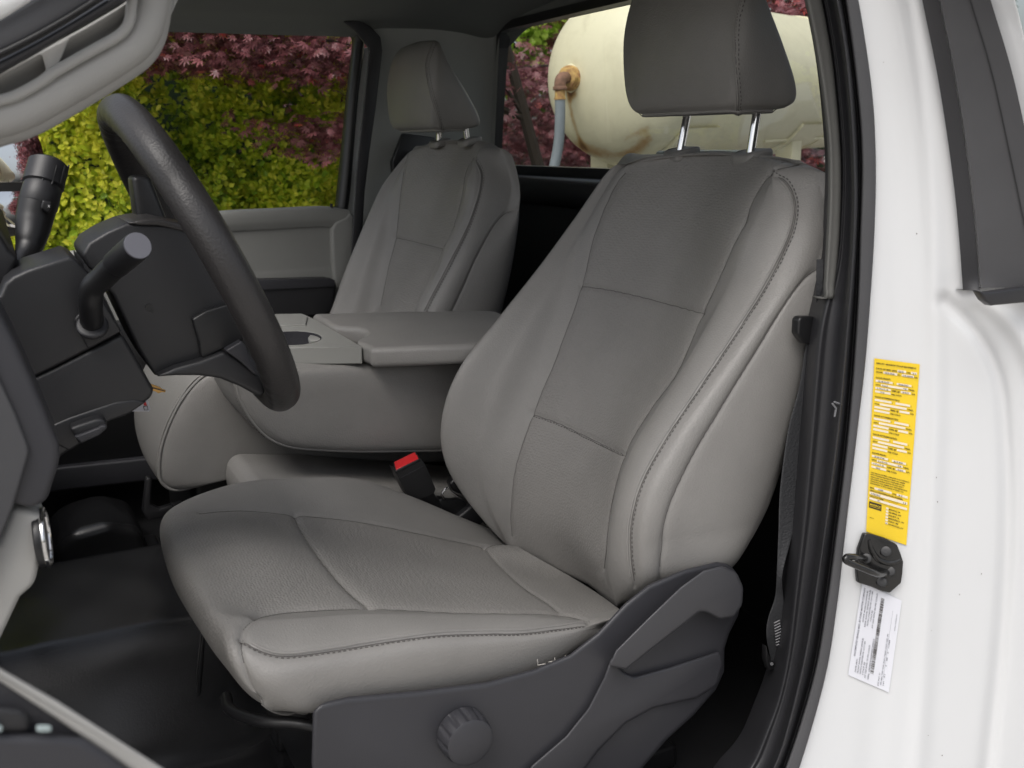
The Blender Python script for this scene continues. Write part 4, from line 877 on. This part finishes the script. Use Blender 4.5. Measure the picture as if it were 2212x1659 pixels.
# sheared so that the lines of print slope as on the sticker
def ymap(lift):
    f = labelmap(yc, lift); return lambda u, v: f(u, v+(0.0)*u)
TX = []; BX = []; PN = []
def blk(v, head, wr=None):
    TX.append((.05, v, .0115, head, .33 if len(head) < 12 else .56)); a = .0205
    BX.extend([(.05, v+a-.012, .43, v+a), (.52, v+a-.012, .85, v+a), (.17, v+2*a-.012, .78, v+2*a), (.05, v+3*a-.012, .40, v+3*a), (.62, v+3*a-.012, .85, v+3*a), (.05, v+4*a-.012, .40, v+4*a)])
    TX.extend([(.44, v+a, .011, 'KG ('), (.87, v+a, .011, 'LB)'), (.05, v+2*a, .011, 'WITH', .11), (.79, v+2*a, .011, 'TIRES,', .14), (.42, v+3*a, .011, 'RIMS, @', .18), (.87, v+3*a, .011, 'KPA', .08), (.42, v+4*a, .011, 'PSI) COLD', .23)])
    if wr:
        for (u, k, s, wd) in wr: PN.append((u, v+k*a-.001, .0115, s, wd))
TX += [(.05, .030, .012, 'MFD BY:  MONROE TRUCK EQUIPMENT', .88), (.05, .060, .012, 'DATE OF MFR: (MO)', .46), (.72, .060, .012, '(YR)', .09), (.05, .080, .012, 'GVWR:', .15), (.53, .080, .012, 'KG (', .07), (.90, .080, .012, 'LB)', .07)]
BX += [(.52, .047, .71, .060), (.82, .047, .95, .060), (.21, .067, .52, .080), (.62, .067, .89, .080)]
PN += [(.54, .060, .013, '05', .12), (.85, .060, .013, '21', .08), (.24, .079, .013, '4536', .22), (.63, .080, .013, '10,000', .24)]
blk(.112, 'GAWR-FRONT:', [(.10, 1, '2450', .25), (.56, 1, '5600', .22), (.19, 2, '2x245/75R17E', .56), (.08, 3, '17x7.5', .26), (.66, 3, '520', .14), (.16, 4, '75', .1)])
blk(.222, 'GAWR-INTERMEDIATE(1):'); blk(.330, 'GAWR-INTERMEDIATE(2):'); blk(.438, 'GAWR-INTERMEDIATE(3):')
blk(.545, 'GAWR-REAR:', [(.10, 1, '2876', .25), (.56, 1, '6340', .22), (.19, 2, '2x245/75R17E', .56), (.08, 3, '17x7.5', .26), (.66, 3, '550', .14), (.16, 4, '80', .1)])
for i, s in enumerate(('THIS VEHICLE HAS BEEN COMPLETED IN ACCORDANCE', "WITH THE PRIOR MANUFACTURER'S IVD, WHERE", 'APPLICABLE. THIS VEHICLE CONFORMS TO ALL', 'APPLICABLE FEDERAL MOTOR VEHICLE SAFETY', 'STANDARDS, (AND BUMPER AND THEFT PREVENTION', 'STANDARDS, IF APPLICABLE) IN EFFECT IN:')):
    TX.append((.04, .658+i*.0125, .0085, s, .92*len(s)/45))
TX += [(.04, .746, .011, '(MO)', .10), (.58, .746, .011, '(YR)', .09), (.04, .762, .011, 'VEHICLE IDENTIFICATION NUMBER:', .80), (.04, .795, .011, 'VEHICLE TYPE:', .34)]
BX += [(.15, .734, .56, .746), (.68, .734, .95, .746), (.04, .766, .95, .781), (.04, .798, .95, .811)]
PN += [(.24, .745, .012, '08', .12), (.72, .745, .012, '21', .09), (.06, .780, .013, '1FDRF3G69NEC29013', .86), (.22, .810, .013, 'TRUCK', .35)]
for i, s in enumerate(('MONROE, WI', 'DE PERE, WI', 'JOLIET, IL', 'MARSHFIELD, WI', 'FLINT, MI', 'LOUISVILLE, KY')):
    TX.append((.52, .838+i*.0165, .0105, s, .027*len(s))); BX.append((.45, .827+i*.0165, .51, .838+i*.0165))
PN.append((.46, .9195, .010, 'x', .035)); TX.append((.07, .915, .006, 'MTE-27', .10))
rects('form_fields', BX, ymap(.0018), FIELD, yl)
text_mesh(TX, ymap(.0022), 'printed_text', INK, yl, .03); text_mesh(PN, ymap(.0024), 'handwriting', PEN, yl, .01)
rects('logo_plate', [(.04, .822, .34, .858)], ymap(.0018), INK, yl)
text_mesh([(.06, .842, .014, 'MONROE', .26)], ymap(.0024), 'logo_text', YEL, yl, .02); rects('logo_rule', [(.06, .847, .32, .849)], ymap(.0024), YEL, yl)
wl = empty('white_sticker', tuple(PJ(1890,1380)), 'white factory data sticker with barcode below the door striker', 'sticker')
WHT = mat('white_sticker_paper', (.70, .71, .76), .4)
wc = [(1863,1258),(1948,1298),(1920,1496),(1832,1458)]
labelgrid('sticker_sheet', wc, WHT, wl)
def wmap(lift):
    f = labelmap(wc, lift); return lambda u, v: f(v, 1-u)       # reads bottom to top
GINK = mat('grey_ink', (.20, .20, .23), .6)
rb = random.Random(3); bars = []; u = .12
while u < .93:
    wd = rb.choice((.003, .003, .006, .009)); bars.append((u, .50, u+wd, .585)); u += wd+rb.choice((.003, .005, .008))
rects('barcode', bars, wmap(.0019), INK, wl)
text_mesh([(.22, .10, .058, 'INCOMPLETE VEHICLE MFD. BY FORD MOTOR COMPANY', .74), (.06, .17, .045, 'DATE: 08/21', .14), (.06, .23, .045, 'FRONT GAWR: 2495KG (5500LB)', .38), (.06, .29, .045, 'WITH LT245/75R17E 121/118R', .36), (.06, .35, .045, '17X7.5J', .14), (.04, .41, .045, 'AT 520 KPA/ 75 PSI COLD', .36),
           (.60, .17, .045, 'GVWR 4536KG(10000LB)', .34), (.56, .23, .045, 'REAR GAWR: 2876KG (6340LB)', .40), (.58, .29, .045, 'WITH LT245/75R17E 121/118R', .38), (.64, .35, .045, '17X7.5J', .12), (.58, .41, .045, 'AT 550 KPA/ 80 PSI COLD', .38), (.04, .49, .05, 'VIN: 1FDRF3G69NEC29013', .44),
           (.02, .74, .04, 'EXT PNT: Z1', .14), (.04, .80, .04, 'WB | BRK | TYPE / GVW | BODY | TRANS | AXLE | TAPE | SPR', .56), (.04, .86, .04, '141   A1       3    88    5   11AM', .5), (.66, .94, .03, '5U5A-1520472-AA', .18)], wmap(.0020), 'printed_text', GINK, wl, .02)
rects('rule_line', [(.10, .82, .86, .824)], wmap(.0019), GINK, wl)

# ------------------------------------------------------------------ ground and sky-lit surroundings
GR = mat('concrete_ground', (.40, .38, .35), .9, bump=.8, bscale=60, var=.25, vscale=4)
gv = mesh('ground', [W(-60, -60, -.85), W(60, -60, -.85), W(60, 60, -.85), W(-60, 60, -.85)], [(0, 1, 2, 3)], GR, None, False); gv['kind'] = 'structure'
# flat bed behind the cab
bed = empty('truck_bed', (1.8, .5, .6), 'grey metal flat bed behind the cab carrying the cream tank', 'truck bed')
blob_box('bed_deck', (.75, -.5, .56), (4.2, 1.46, .62), mat('grey_metal', (.16, .17, .17), .5, var=.15), bed, .01)
# ------------------------------------------------------------------ tank
A0 = W(1.22, 1.665, 1.083); ad = np.array([.905, .425, .012]); ad /= np.linalg.norm(ad); TR_ = .268
CREAM = D.materials.new('cream_tank_paint'); CREAM.use_nodes = True
def creammat(m):
    nt = m.node_tree; N = nt.nodes; b = N['Principled BSDF']; b.inputs['Roughness'].default_value = .45
    tc = N.new('ShaderNodeTexCoord'); n1 = N.new('ShaderNodeTexNoise'); n1.inputs['Scale'].default_value = 14; n1.inputs['Detail'].default_value = 8; n1.inputs['Roughness'].default_value = .7
    nt.links.new(tc.outputs['Object'], n1.inputs['Vector'])
    at = N.new('ShaderNodeAttribute'); at.attribute_name = 'rust'
    ad_ = N.new('ShaderNodeMath'); ad_.operation = 'MULTIPLY_ADD'; ad_.inputs[1].default_value = .5; nt.links.new(n1.outputs[0], ad_.inputs[0]); nt.links.new(at.outputs['Fac'], ad_.inputs[2])
    cr = N.new('ShaderNodeValToRGB'); e = cr.color_ramp.elements; e[0].position = .24; e[0].color = (.74, .70, .50, 1); e[1].position = .82; e[1].color = (.16, .065, .02, 1)
    k = e.new(.42); k.color = (.64, .60, .42, 1); k = e.new(.62); k.color = (.42, .26, .10, 1)
    nt.links.new(ad_.outputs[0], cr.inputs[0]); nt.links.new(cr.outputs[0], b.inputs['Base Color'])
creammat(CREAM)
tank = empty('storage_tank', tuple(A0-W(0, 0, .3)), 'cream steel tank with rust streaks lying behind the rear window', 'tank')
sd_ = np.cross([0, 0, 1], ad); sd_ /= np.linalg.norm(sd_); up_ = np.cross(ad, sd_)
prof = [(-.165*math.cos(t), TR_*math.sin(t)) for t in np.linspace(0, PI/2, 24)]+[(s, TR_) for s in np.linspace(.02, 1.9, 60)]
V = []; rust = []; m_ = 96
fitc = None
for (s, r) in prof:
    for j in range(m_):
        q = 2*PI*j/m_; p = A0+ad*s+r*(math.cos(q)*up_+math.sin(q)*sd_); V.append(p)
V = np.array(V); SP = proj(V)
def gauss(poly, sg, amp): return amp*np.exp(-(polydist(SP, smooth2(poly))/sg)**2)
ru = gauss([(1228,195),(1232,230),(1240,265),(1252,300),(1262,322)], 5, .34)+gauss([(1226,180),(1236,205)], 11, .45)+gauss([(1270,30),(1262,60)], 4, .16)
ru += gauss([(1245,312),(1290,330),(1335,335),(1375,325),(1400,300)], 15, .34)+gauss([(1240,130),(1236,200)], 8, .15)+gauss([(1690,320),(1740,318)], 14, .3)+gauss([(1350,300),(1400,275)], 10, .22)
me_o = mesh('tank_shell', V, grid_faces(len(prof), m_, True), CREAM, tank)
a_ = me_o.data.attributes.new('rust', 'FLOAT', 'POINT'); a_.data.foreach_set('value', ru.astype(np.float32))
RUST = mat('rusty_iron', (.30, .15, .07), .8, bump=.8, bscale=300, var2=(.62, .42, .14), vscale=45)
RUSTB = mat('brown_rusty_iron', (.22, .12, .08), .85, bump=.8, bscale=400, var=.3, vscale=60)
nose = P(1226,168, 1.70)
# point on the head nearest that pixel
j = np.argmin(((SP-np.array([1232,168]))**2).sum(1)+1e3*(np.arange(len(V)) > 24*m_)); fp = V[j]
fn = -ad*.93+W(0, -1, 0)*.18; fn /= np.linalg.norm(fn)
fit = empty('pipe_fitting', tuple(fp), 'rusty hex bushing and brass elbow screwed into the tank head', 'pipe fitting')
MB().tube([fp-fn*.01, fp+fn*.008], [.046, .044], 8).build('weld_patch', CREAM, fit, bevel=.003)
MB().tube([fp, fp+fn*.016, fp+fn*.018], [.040, .040, .036], 24).build('flange', RUST, fit, bevel=.003)
MB().tube([fp+fn*.016, fp+fn*.036], [.037, .035], 6).build('hex_bushing', RUST, fit, bevel=.003)
k0 = fp+fn*.034; el = [k0, k0+fn*.02, k0+fn*.034+W(0, 0, -.003), k0+fn*.043+W(0, 0, -.013), k0+fn*.045+W(0, 0, -.03)]
MB().tube(arc(np.array(el), 30), .0185, 20).build('elbow', RUSTB, fit)
k1 = el[-1]; MB().tube([k1+W(0,0,.004), k1-W(0, 0, .008)], .0225, 20).build('elbow_collar', RUSTB, fit, bevel=.003)
MB().tube([k1-W(0, 0, .005), k1-W(0, 0, .03)], .0165, 20).tube([k1-W(0, 0, .030), k1-W(0, 0, .036)], .0185, 20).build('hose_barb', RUST, fit)
hs_ = empty('hose', tuple(k1), 'grey rubber hose drooping from the rusty elbow', 'hose')
MB().tube(arc(np.array([k1-W(0, 0, .034), k1-W(.0, 0, .08), k1+W(-.005, 0, -.16), k1+W(-.02, .0, -.23), k1+W(-.045, 0, -.31), k1+W(-.07, 0, -.42)]), 60), .0165, 20).build('hose_tube', mat('grey_hose', (.20, .23, .25), .5, var=.1), hs_)
# seams, saddles, legs
for s in (.0, 1.3):
    rg = [A0+ad*s+(TR_+.0012)*(math.cos(q)*up_+math.sin(q)*sd_) for q in np.linspace(0, 2*PI, 90, endpoint=False)]
    if s: MB().tube(rg, .004, 8, closed=True).build('weld_bead', CREAM, tank)
q = PI-.62
MB().tube([A0+ad*.75+(TR_+.002)*(math.cos(q)*up_-math.sin(q)*sd_), A0+ad*1.85+(TR_+.002)*(math.cos(q)*up_-math.sin(q)*sd_)], .006, 8).build('long_weld', CREAM, tank)
for s, w_ in ((.02, .24), (.95, .24)):
    pts = []
    for q in np.linspace(PI-.95, PI+.95, 16):
        pts.append([A0+ad*(s+t)+(TR_+h)*(math.cos(q)*up_+math.sin(q)*sd_) for t, h in ((0, .001), (0, .012), (w_, .012), (w_, .001))])
    o = mesh('saddle_plate', np.array(pts).reshape(-1, 3), grid_faces(16, 4), CREAM, tank, True); autosm(o, 40)
    for sgn in (-1, 1):
        c0_ = A0+ad*(s+.09)+sd_*sgn*.13-up_*.15; bx = MB()
        a1_ = [c0_+ad*t*.045+sd_*u*.035 for t, u in ((-1, -1), (1, -1), (1, 1), (-1, 1))]
        a2_ = [W(p[0], p[1], .62) for p in a1_]
        bx.add(a1_+a2_, [(0, 1, 2, 3), (4, 5, 6, 7), (0, 1, 5, 4), (1, 2, 6, 5), (2, 3, 7, 6), (3, 0, 4, 7)]); bx.build('leg', CREAM, tank, bevel=.003)
blob_box('toolbox', (.80, .60, .62), (.90, .86, .865), mat('green_grey_metal', (.13, .15, .145), .5), None, .01)
tag(D.objects['toolbox'], 'low grey green metal box just under the rear window ahead of the tank', 'metal box')
# ------------------------------------------------------------------ passenger mirror
mir = empty('passenger_mirror', (-.6, 1.6, .8), 'black passenger side mirror with two glasses reflecting maple and sky', 'mirror')
MG = D.materials.new('mirror_glass'); MG.use_nodes = True
b = MG.node_tree.nodes['Principled BSDF']; b.inputs['Metallic'].default_value = 1; b.inputs['Roughness'].default_value = .01; b.inputs['Base Color'].default_value = (.85, .85, .86, 1)
def mpl(px, py, off=0.):      # plane of the mirror: faces back and inward
    n = np.array([.78, -.60, .16]); n /= np.linalg.norm(n); c = P(60, 390, 1.55); d = _ray(px, py); return CAMP+d*(((c-CAMP)@n)/(d@n))+n*off
mn = np.array([.78, -.60, .16]); mn /= np.linalg.norm(mn)
def mslab(name, pts, off, th, m, bev): 
    return slab(name, np.array([mpl(a, b, off) for a, b in pts]), tuple(-mn*th), m, mir, bevel=bev)
mslab('mirror_housing', [(-80,150),(40,200),(76,262),(92,310),(102,345),(104,400),(100,440),(74,498),(40,508),(-80,515)], 0, .06, BLACK, .012)
mslab('upper_glass', [(-80,160),(36,208),(68,266),(86,312),(96,350),(97,392),(-80,397)], .004, .002, MG, .0005)
mslab('lower_glass', [(-80,416),(60,413),(72,440),(66,480),(44,495),(16,490),(-80,470)], .004, .002, MG, .0005)
# ------------------------------------------------------------------ hedge, maples, trees
def leafmat(name, stops, rough=.5, trans=.25, pscale=3.0, spec=.4):
    m = D.materials.new(name); m.use_nodes = True; nt = m.node_tree; N = nt.nodes; b = N['Principled BSDF']
    b.inputs['Roughness'].default_value = rough; b.inputs['Specular IOR Level'].default_value = spec
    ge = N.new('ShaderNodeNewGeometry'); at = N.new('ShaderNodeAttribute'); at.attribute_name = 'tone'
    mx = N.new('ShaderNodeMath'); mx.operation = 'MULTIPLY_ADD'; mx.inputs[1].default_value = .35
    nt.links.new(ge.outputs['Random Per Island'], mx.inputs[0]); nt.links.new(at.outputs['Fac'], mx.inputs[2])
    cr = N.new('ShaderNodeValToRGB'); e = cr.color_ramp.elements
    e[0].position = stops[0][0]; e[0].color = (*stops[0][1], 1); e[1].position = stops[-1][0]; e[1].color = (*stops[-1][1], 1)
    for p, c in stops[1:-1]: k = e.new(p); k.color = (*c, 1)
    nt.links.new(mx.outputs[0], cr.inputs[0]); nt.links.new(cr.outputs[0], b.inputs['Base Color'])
    tr = N.new('ShaderNodeBsdfTranslucent'); nt.links.new(cr.outputs[0], tr.inputs[0]); ms = N.new('ShaderNodeMixShader'); ms.inputs[0].default_value = trans
    nt.links.new(b.outputs[0], ms.inputs[1]); nt.links.new(tr.outputs[0], ms.inputs[2]); nt.links.new(ms.outputs[0], N['Material Output'].inputs[0])
    return m
# leaf templates: local x across, y along, z out
def oval():
    V = np.array([(0, 0, 0), (-.33, .38, .08), (.33, .38, .08), (-.27, .74, .06), (.27, .74, .06), (0, 1.02, -.05), (0, .5, -.01)])
    return V, [(0, 6, 1), (0, 2, 6), (1, 6, 5, 3), (6, 2, 4, 5)]
def palm(nl=7):
    V = [(0, 0, 0)]; F = []
    L_ = {5: [.62, .92, 1.0, .92, .62], 7: [.45, .75, .95, 1.0, .95, .75, .45]}[nl]; an = np.linspace(-115, 115, nl)
    for i in range(nl):
        a = math.radians(an[i]); l = L_[i]; w_ = .10
        for (d, s, z) in ((.42*l, -w_, .02), (.55*l, -w_*1.1, 0), (l, 0, -.10), (.55*l, w_*1.1, 0), (.42*l, w_, .02)):
            V.append((math.sin(a)*d+math.cos(a)*s, math.cos(a)*d-math.sin(a)*s, z))
        b = 1+i*5; F.append((0, b, b+1, b+2, b+3, b+4))
    return np.array(V), F
def scatter(name, T, P_, dirs, nrm, size, tone, m, par):
    """one leaf per row: position, along-direction, face normal, size"""
    V0, F0 = T; k = len(V0); n = len(P_)
    d = dirs/np.linalg.norm(dirs, axis=1)[:, None]; nn = nrm-d*(nrm*d).sum(1)[:, None]; nn /= np.linalg.norm(nn, axis=1)[:, None]+1e-9; s = np.cross(d, nn)
    V = P_[:, None]+size[:, None, None]*(V0[None, :, 0, None]*s[:, None]+V0[None, :, 1, None]*d[:, None]+V0[None, :, 2, None]*nn[:, None])
    me = D.meshes.new(name); nv = n*k; loops = np.concatenate([f for f in F0]); lens = [len(f) for f in F0]; nl = len(loops)
    me.vertices.add(nv); me.vertices.foreach_set('co', V.reshape(-1).astype(np.float32))
    me.loops.add(nl*n); me.loops.foreach_set('vertex_index', (loops[None]+(np.arange(n)*k)[:, None]).reshape(-1).astype(np.int32))
    me.polygons.add(len(F0)*n); st = np.cumsum([0]+lens[:-1]); me.polygons.foreach_set('loop_start', (st[None]+(np.arange(n)*nl)[:, None]).reshape(-1).astype(np.int32))
    me.polygons.foreach_set('loop_total', np.tile(lens, n).astype(np.int32)); me.update(calc_edges=True); me.validate()
    a = me.attributes.new('tone', 'FLOAT', 'POINT'); a.data.foreach_set('value', np.repeat(tone, k).astype(np.float32))
    return link(name, me, m, par, False)
def vnoise(p, s, seed):
    r = np.random.default_rng(seed); out = np.zeros(len(p))
    for i in range(7):
        k = r.normal(size=3)*s; out += np.sin(p@k+r.uniform(0, 6.28))
    return out/7**.5*1.0
def rnd(n, s=1.): return RNG.normal(size=(n, 3))*s
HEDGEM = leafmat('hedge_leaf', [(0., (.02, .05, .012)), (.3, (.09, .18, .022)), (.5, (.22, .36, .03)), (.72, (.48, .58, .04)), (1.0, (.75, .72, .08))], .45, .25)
hedge = empty('hedge', (-.2, 3.1, -.85), 'dense yellow green leafy hedge outside the far window', 'hedge')
# sprigs on a lumpy face
ns = 9500
x = np.where(RNG.random(ns) < .82, RNG.uniform(-1.7, .75, ns), RNG.uniform(-3.2, 1.25, ns)); z = RNG.uniform(.0, 1.95, ns)
base = np.stack([x, np.zeros(ns), z], -1)
lump = vnoise(base, 4.2, 11)*.16+vnoise(base, 11, 12)*.07
depth = RNG.uniform(0, .30, ns)**1.3
y = 3.02+lump+depth
keep = ~((vnoise(base, 7.5, 15) < -1.0) & (depth < .12))
Sp = np.stack([x, y, z], -1)[keep]; depth = depth[keep]; lump = lump[keep]
tips = vnoise(Sp, 3.0, 21)
kk = 9; n = len(Sp)*kk
sd0 = np.stack([RNG.normal(0, .5, len(Sp)), -1.0+RNG.normal(0, .3, len(Sp)), .55+RNG.normal(0, .45, len(Sp))], -1); sd0 /= np.linalg.norm(sd0, axis=1)[:, None]
ia = np.repeat(np.arange(len(Sp)), kk); t = np.tile(np.linspace(0, 1, kk), len(Sp))
ang = np.tile(np.arange(kk)*2.4, len(Sp))+np.repeat(RNG.uniform(0, 6.28, len(Sp)), kk)
ax = sd0[ia]; e1 = np.cross(ax, [0, 0, 1.]); e1 /= np.linalg.norm(e1, axis=1)[:, None]; e2 = np.cross(ax, e1)
rad_ = np.cos(ang)[:, None]*e1+np.sin(ang)[:, None]*e2
pos = Sp[ia]-ax*(.075*(1-t))[:, None]+rad_*.006
di = ax*(.35+.9*t)[:, None]+rad_*(1.1-.4*t)[:, None]+rnd(n, .15)
nm = ax-rad_*.2+rnd(n, .25)
sz = RNG.uniform(.028, .044, n)*(1.05-.35*t)
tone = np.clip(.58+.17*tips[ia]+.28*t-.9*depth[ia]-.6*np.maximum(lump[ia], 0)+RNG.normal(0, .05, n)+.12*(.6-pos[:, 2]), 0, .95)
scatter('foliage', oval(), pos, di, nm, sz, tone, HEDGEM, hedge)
TWIG = mat('dark_twig', (.03, .022, .015), .9)
core = MB().box((-3.4, 3.72, -.85), (1.3, 4.0, 1.75)); core.build('shaded_core', mat('hedge_shade', (.012, .03, .008), .9, bump=1, bscale=30), hedge, bevel=.1)  # near-black box paints in the shade deep between the leaves
# red maples
MAPM = leafmat('maple_leaf', [(0., (.06, .018, .022)), (.3, (.15, .045, .052)), (.55, (.23, .08, .09)), (.74, (.36, .15, .165)), (.8, (.50, .07, .06)), (1.0, (.60, .16, .15))], .38, .22, spec=.6)
def maple(name, label, c, r, nsp, foot, seed, lsz=.052, cut=None, kk=14, nb=26):
    root = empty(name, (c[0], c[1], -.85), label, 'tree', 'red maples')
    r_ = np.random.default_rng(seed); u = r_.normal(size=(nsp, 3)); u /= np.linalg.norm(u, axis=1)[:, None]; rr_ = r_.uniform(.35, 1, nsp)**.5
    Q = np.array(c)+u*rr_[:, None]*np.array(r); Q = Q[vnoise(Q, 3.4, seed) > -.75]
    if cut is not None: Q = Q[cut(Q)]
    ia = np.repeat(np.arange(len(Q)), kk); n = len(ia)
    pos = Q[ia]+r_.normal(size=(n, 3))*np.array([.085, .085, .022])
    az = r_.uniform(0, 6.28, n); di = np.stack([np.cos(az), np.sin(az), -.35+r_.normal(0, .25, n)], -1)
    nm = np.stack([r_.normal(0, .6, n), r_.normal(-.3, .6, n), np.ones(n)], -1)
    tone = np.clip(.28+.17*vnoise(Q, 2.2, seed+5)[ia]+r_.normal(0, .09, n)+.5*(rr_.mean()-.7), 0, .95)
    scatter('crown', palm(7), pos, di, nm, r_.uniform(.7, 1.2, n)*lsz, tone, MAPM, root)
    b = MB(); ft = W(c[0]+foot, c[1]+.15, -.85); tp = W(c[0]+foot*.6, c[1]+.1, c[2])
    tr = arc(np.array([ft, (ft+tp)/2+W(.06, 0, 0), tp+W(0, 0, r[2]*.4)]), 14); b.tube(tr, np.linspace(.05, .018, 14), 8)
    for i in range(nb):
        q_ = Q[r_.integers(len(Q))]; s_ = tr[r_.integers(6, 13)]; m_ = (q_+s_)/2+W(0, 0, .06); b.tube(arc(np.array([s_, m_, q_]), 8), np.linspace(.012, .003, 8), 5)
    b.build('trunk', TWIG, root); return root
maple('japanese_maple', 'red leaved maple overhanging the hedge outside the far window', (.30, 2.62, 1.32), (1.0, .26, .50), 2000, 1.6, 31, lsz=.031, nb=9, cut=lambda Q: (Q[:, 0] > -.42+.1*vnoise(Q, 6, 4)) & (Q[:, 2] > 1.20-.42*(Q[:, 0]+.35)+.07*vnoise(Q, 8, 9)) & (vnoise(Q*np.array([1, .2, 2.2]), 3.6, 77) > -.05))
maple('japanese_maple', 'red leaved maple right behind the cream tank seen through the rear window', (2.1, 3.55, 1.0), (1.7, .6, 1.0), 2900, 1.9, 41, lsz=.036, nb=3, cut=lambda Q: Q[:, 2] < 1.28+.5*np.maximum(0, Q[:, 0]-2.2)+.06*vnoise(Q, 5, 3))
maple('japanese_maple', 'pale sky-lit red maple seen mainly in the passenger mirror', (3.6, 4.6, 1.5), (1.2, 1.0, 1.2), 500, .1, 51, lsz=.07)
D.objects['japanese_maple.001'].name = 'japanese_maple.001'
# bright tree beyond, and leafy background
GRM = leafmat('bright_tree_leaf', [(0., (.03, .08, .01)), (.4, (.12, .25, .02)), (.8, (.35, .55, .05)), (1.2, (.6, .8, .15))], .5, .5)
def tree(label, c, r, n, sz_, m, seed, th=.35):
    root = empty('leafy_tree', (c[0], c[1], -.85), label, 'tree', 'trees beyond the maples')
    r_ = np.random.default_rng(seed); u = r_.normal(size=(n, 3)); u /= np.linalg.norm(u, axis=1)[:, None]; Q = np.array(c)+u*(r_.uniform(.2, 1, n)**.45)[:, None]*np.array(r); Q = Q[vnoise(Q, 2.6, seed) > -.6]; n = len(Q)
    scatter('crown', oval(), Q, r_.normal(size=(n, 3)), r_.normal(size=(n, 3))+W(0, -.4, .8), r_.uniform(.6, 1.3, n)*sz_, np.clip(th+.22*vnoise(Q, 3, seed+1)+r_.normal(0, .1, n), 0, .95), m, root)
    b = MB(); b.tube([W(c[0], c[1], -.85), W(c[0]+.1, c[1], c[2])], [.12, .05], 8)
    for i in range(14): q_ = Q[r_.integers(n)]; b.tube([W(c[0]+.1, c[1], c[2]-r[2]*.5+i*r[2]/20), q_], [.03, .008], 5)
    b.build('trunk', TWIG, root); return root
tree('bright green tree high behind the tank in the corner of the rear window', (2.15, 5.0, 1.62), (1.1, .4, .55), 7000, .06, GRM, 61, .62)
DRK = leafmat('dark_tree_leaf', [(0., (.012, .03, .008)), (.5, (.04, .08, .015)), (1.2, (.12, .2, .03))], .5, .3)
tree('dark green tree standing behind the hedge outside the far window', (-.6, 5.0, 1.6), (3.2, .8, 1.6), 14000, .08, DRK, 71, .3)
tree('dark tree behind the red maples to the right of the tank', (5.2, 5.6, 1.2), (2.6, 1.2, 2.4), 14000, .10, DRK, 81, .3)
BRM = leafmat('brown_leaf', [(0., (.06, .025, .015)), (.5, (.14, .06, .04)), (1.2, (.25, .12, .08))], .7, .2)
root = tree('brown leaved shrub past the cab corner at the top right', (4.0, .6, 1.2), (.9, .8, 1.2), 9000, .05, BRM, 91, .4)
